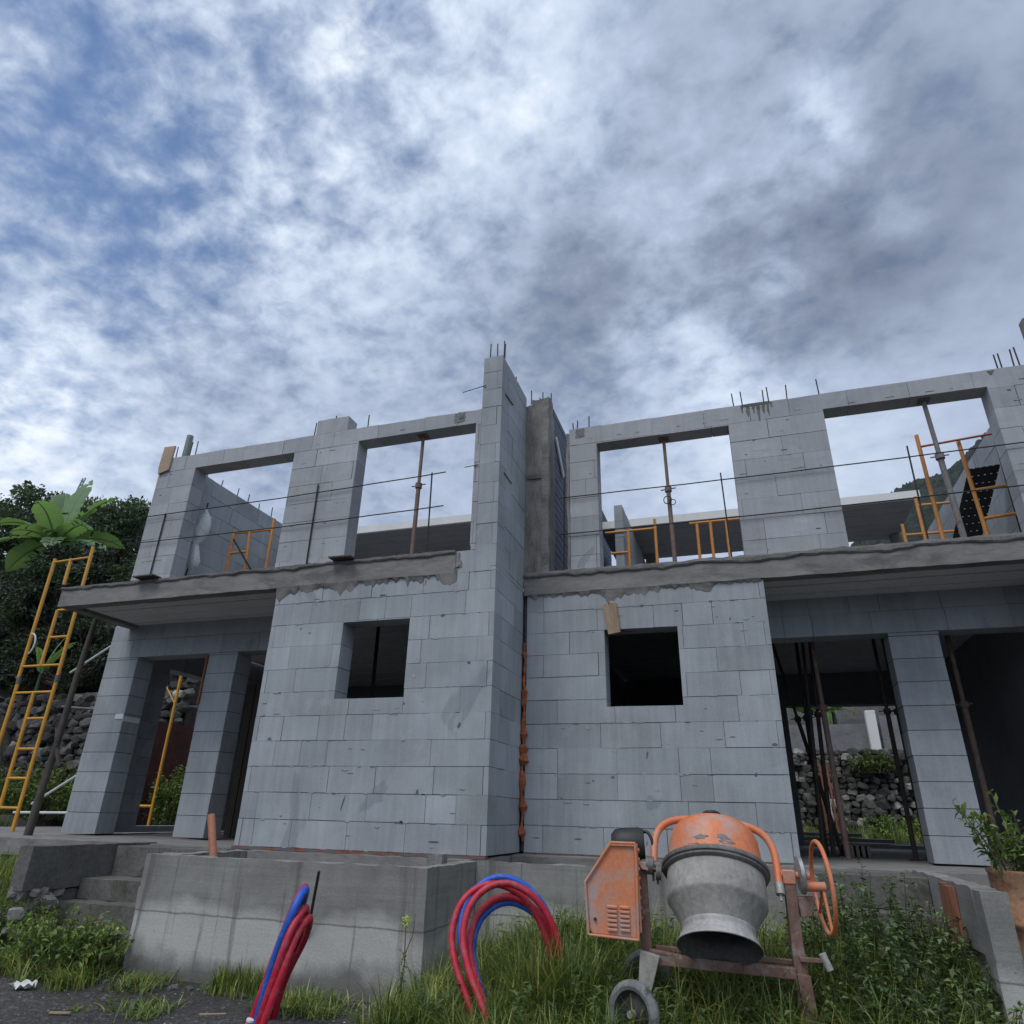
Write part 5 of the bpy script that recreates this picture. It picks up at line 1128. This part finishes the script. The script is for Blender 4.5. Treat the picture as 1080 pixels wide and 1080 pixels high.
# warp the directions so that the large cloud masses get ragged outlines
wz = wn(6.0, 5, .55, .2); wv = N(nt, 'ShaderNodeVectorMath'); wv.operation = 'SUBTRACT'; L.new(wz.outputs['Color'], wv.inputs[0]); wv.inputs[1].default_value = (.5, .5, .5)
ws = N(nt, 'ShaderNodeVectorMath'); ws.operation = 'SCALE'; L.new(wv.outputs[0], ws.inputs[0]); ws.inputs['Scale'].default_value = .17
wa = N(nt, 'ShaderNodeVectorMath'); wa.operation = 'ADD'; L.new(D, wa.inputs[0]); L.new(ws.outputs[0], wa.inputs[1])
wnn = N(nt, 'ShaderNodeVectorMath'); wnn.operation = 'NORMALIZE'; L.new(wa.outputs[0], wnn.inputs[0]); DW = wnn.outputs[0]
def blobs(items):
    tot = None
    for d, sig, w in items:
        v = Vector(d).normalized(); n = N(nt, 'ShaderNodeVectorMath'); n.operation = 'DOT_PRODUCT'; L.new(DW, n.inputs[0]); n.inputs[1].default_value = v
        k = 1 / (sig * sig)
        e = math_('MULTIPLY', math_('EXPONENT', math_('MULTIPLY', math_('SUBTRACT', n.outputs['Value'], 1), k)), w)
        tot = e if tot is None else math_('ADD', tot, e)
    return tot
n_big = wn(2.2, 6, .55, .3, (3.1, 1.7, 0)).outputs['Fac']
n_mac = wn(15, 6, .52, .25, (.4, 5.2, 0), (1, 1.2, 1), .5).outputs['Fac']
n_fine = wn(40, 6, .62, .3, (7, 2, 0)).outputs['Fac']
# altocumulus mottling is strong on the left, smooth stratus on the right
mot = blobs([((-.60, .38, .70), .34, .8), ((-.25, .45, .85), .22, .7), ((-.65, .55, .52), .25, .25), ((.02, .77, .63), .16, .75), ((.17, .65, .74), .08, .5)])
mot = math_('ADD', math_('MINIMUM', mot, 1.0), .18)
hole = blobs([((-.617, .282, .735), .12, .15), ((-.586, .371, .721), .07, .19), ((-.608, .464, .644), .055, .20), ((-.44, .376, .815), .10, .22), ((-.70, .30, .65), .10, .14), ((-.30, .42, .86), .05, .22), ((-.20, .47, .86), .05, .20), ((-.50, .42, .75), .22, .12), ((-.66, .42, .60), .16, .16), ((-.55, .55, .63), .12, .08)])
cov = math_('SUBTRACT', math_('ADD', math_('ADD', .50, math_('MULTIPLY', math_('SUBTRACT', n_big, .5), 1.1)), math_('ADD', math_('MULTIPLY', math_('SUBTRACT', n_mac, .5), 1.35), math_('MULTIPLY', math_('SUBTRACT', n_fine, .5), .5))), hole)
cov = math_('ADD', cov, math_('SUBTRACT', .34, blobs([((-.60, .45, .66), .28, .17)])))
mr = N(nt, 'ShaderNodeMapRange'); mr.interpolation_type = 'SMOOTHSTEP'; L.new(cov, mr.inputs[0]); mr.inputs[1].default_value = -.22; mr.inputs[2].default_value = .82; mr.inputs[3].default_value = .06; mr.inputs[4].default_value = 1
brt = blobs([((-.344, .394, .852), .035, .22), ((-.117, .481, .869), .035, .14), ((-.255, .5, .828), .08, .10), ((-.138, .564, .814), .045, .20), ((-.482, .498, .721), .16, .10), ((-.36, .58, .73), .16, .07), ((-.78, .475, .407), .09, .40), ((.169, .629, .759), .03, .36), ((.12, .66, .74), .07, .12), ((-.046, .784, .62), .05, .30), ((.1, .75, .653), .028, .34), ((.035, .83, .556), .07, .36), ((.24, .70, .67), .03, .24), ((.16, .86, .47), .16, .12), ((-.2, .85, .5), .16, .04), ((-.03, .69, .72), .05, .10), ((0, -.6, .8), .7, .30)])
drk = blobs([((-.145, .748, .648), .085, .33), ((.056, .779, .625), .085, .36), ((.194, .737, .647), .085, .29), ((.29, .627, .723), .17, .10), ((-.601, .619, .506), .14, .10), ((.01, .599, .8), .10, .08), ((.36, .72, .6), .14, .12), ((-.3, .75, .59), .12, .10), ((.12, .55, .83), .12, .08)])
sh = math_('ADD', .45, math_('ADD', math_('SUBTRACT', brt, drk), math_('ADD', math_('MULTIPLY', math_('MULTIPLY', math_('SUBTRACT', n_mac, .5), .62), mot), math_('ADD', math_('MULTIPLY', math_('SUBTRACT', n_big, .5), .38), math_('MULTIPLY', math_('MULTIPLY', math_('SUBTRACT', n_fine, .5), .25), mot)))))
cr = ramp(nt, [(.0, (.15, .185, .26)), (.25, (.235, .285, .385)), (.5, (.385, .46, .60)), (.75, (.58, .665, .80)), (1., (.86, .91, .96))]); L.new(sh, cr.inputs[0])
bg2 = N(nt, 'ShaderNodeBackground'); L.new(cr.outputs[0], bg2.inputs[0]); bg2.inputs[1].default_value = 1.0
mx = N(nt, 'ShaderNodeMixShader'); L.new(mr.outputs[0], mx.inputs[0]); L.new(bg.outputs[0], mx.inputs[1]); L.new(bg2.outputs[0], mx.inputs[2]); L.new(mx.outputs[0], out.inputs[0])

sun = bpy.data.lights.new('sun', 'SUN'); sun.energy = 1.2; sun.angle = R(25); sun.color = (1, .97, .93)
so = bpy.data.objects.new('sun', sun); col.objects.link(so)
sd = Vector((math.sin(SUN_AZ) * math.cos(SUN_EL), math.cos(SUN_AZ) * math.cos(SUN_EL), math.sin(SUN_EL)))
so.rotation_euler = (-sd).to_track_quat('-Z', 'Y').to_euler(); so.location = (0, -8, 12)

yaw, pitch, roll = -.321793, .421256, .025074
f = Vector((math.sin(yaw) * math.cos(pitch), math.cos(yaw) * math.cos(pitch), math.sin(pitch))); r0 = Vector((math.cos(yaw), -math.sin(yaw), 0)); u0 = r0.cross(f)
r_ = r0 * math.cos(roll) + u0 * math.sin(roll); u_ = u0 * math.cos(roll) - r0 * math.sin(roll)
cam = bpy.data.cameras.new('camera'); cam.sensor_width = 36; cam.lens = 716.935 / 1080 * 36; cam.clip_end = 2000; cam.clip_start = .05
co = bpy.data.objects.new('camera', cam); col.objects.link(co)
co.matrix_world = Matrix(((r_.x, u_.x, -f.x, 2.29936), (r_.y, u_.y, -f.y, -6.40262), (r_.z, u_.z, -f.z, .32679), (0, 0, 0, 1)))
scene.camera = co
scene.render.resolution_x = scene.render.resolution_y = 1024
scene.view_settings.view_transform = 'Standard'; scene.view_settings.look = 'None'; scene.view_settings.exposure = .24; scene.view_settings.gamma = 1
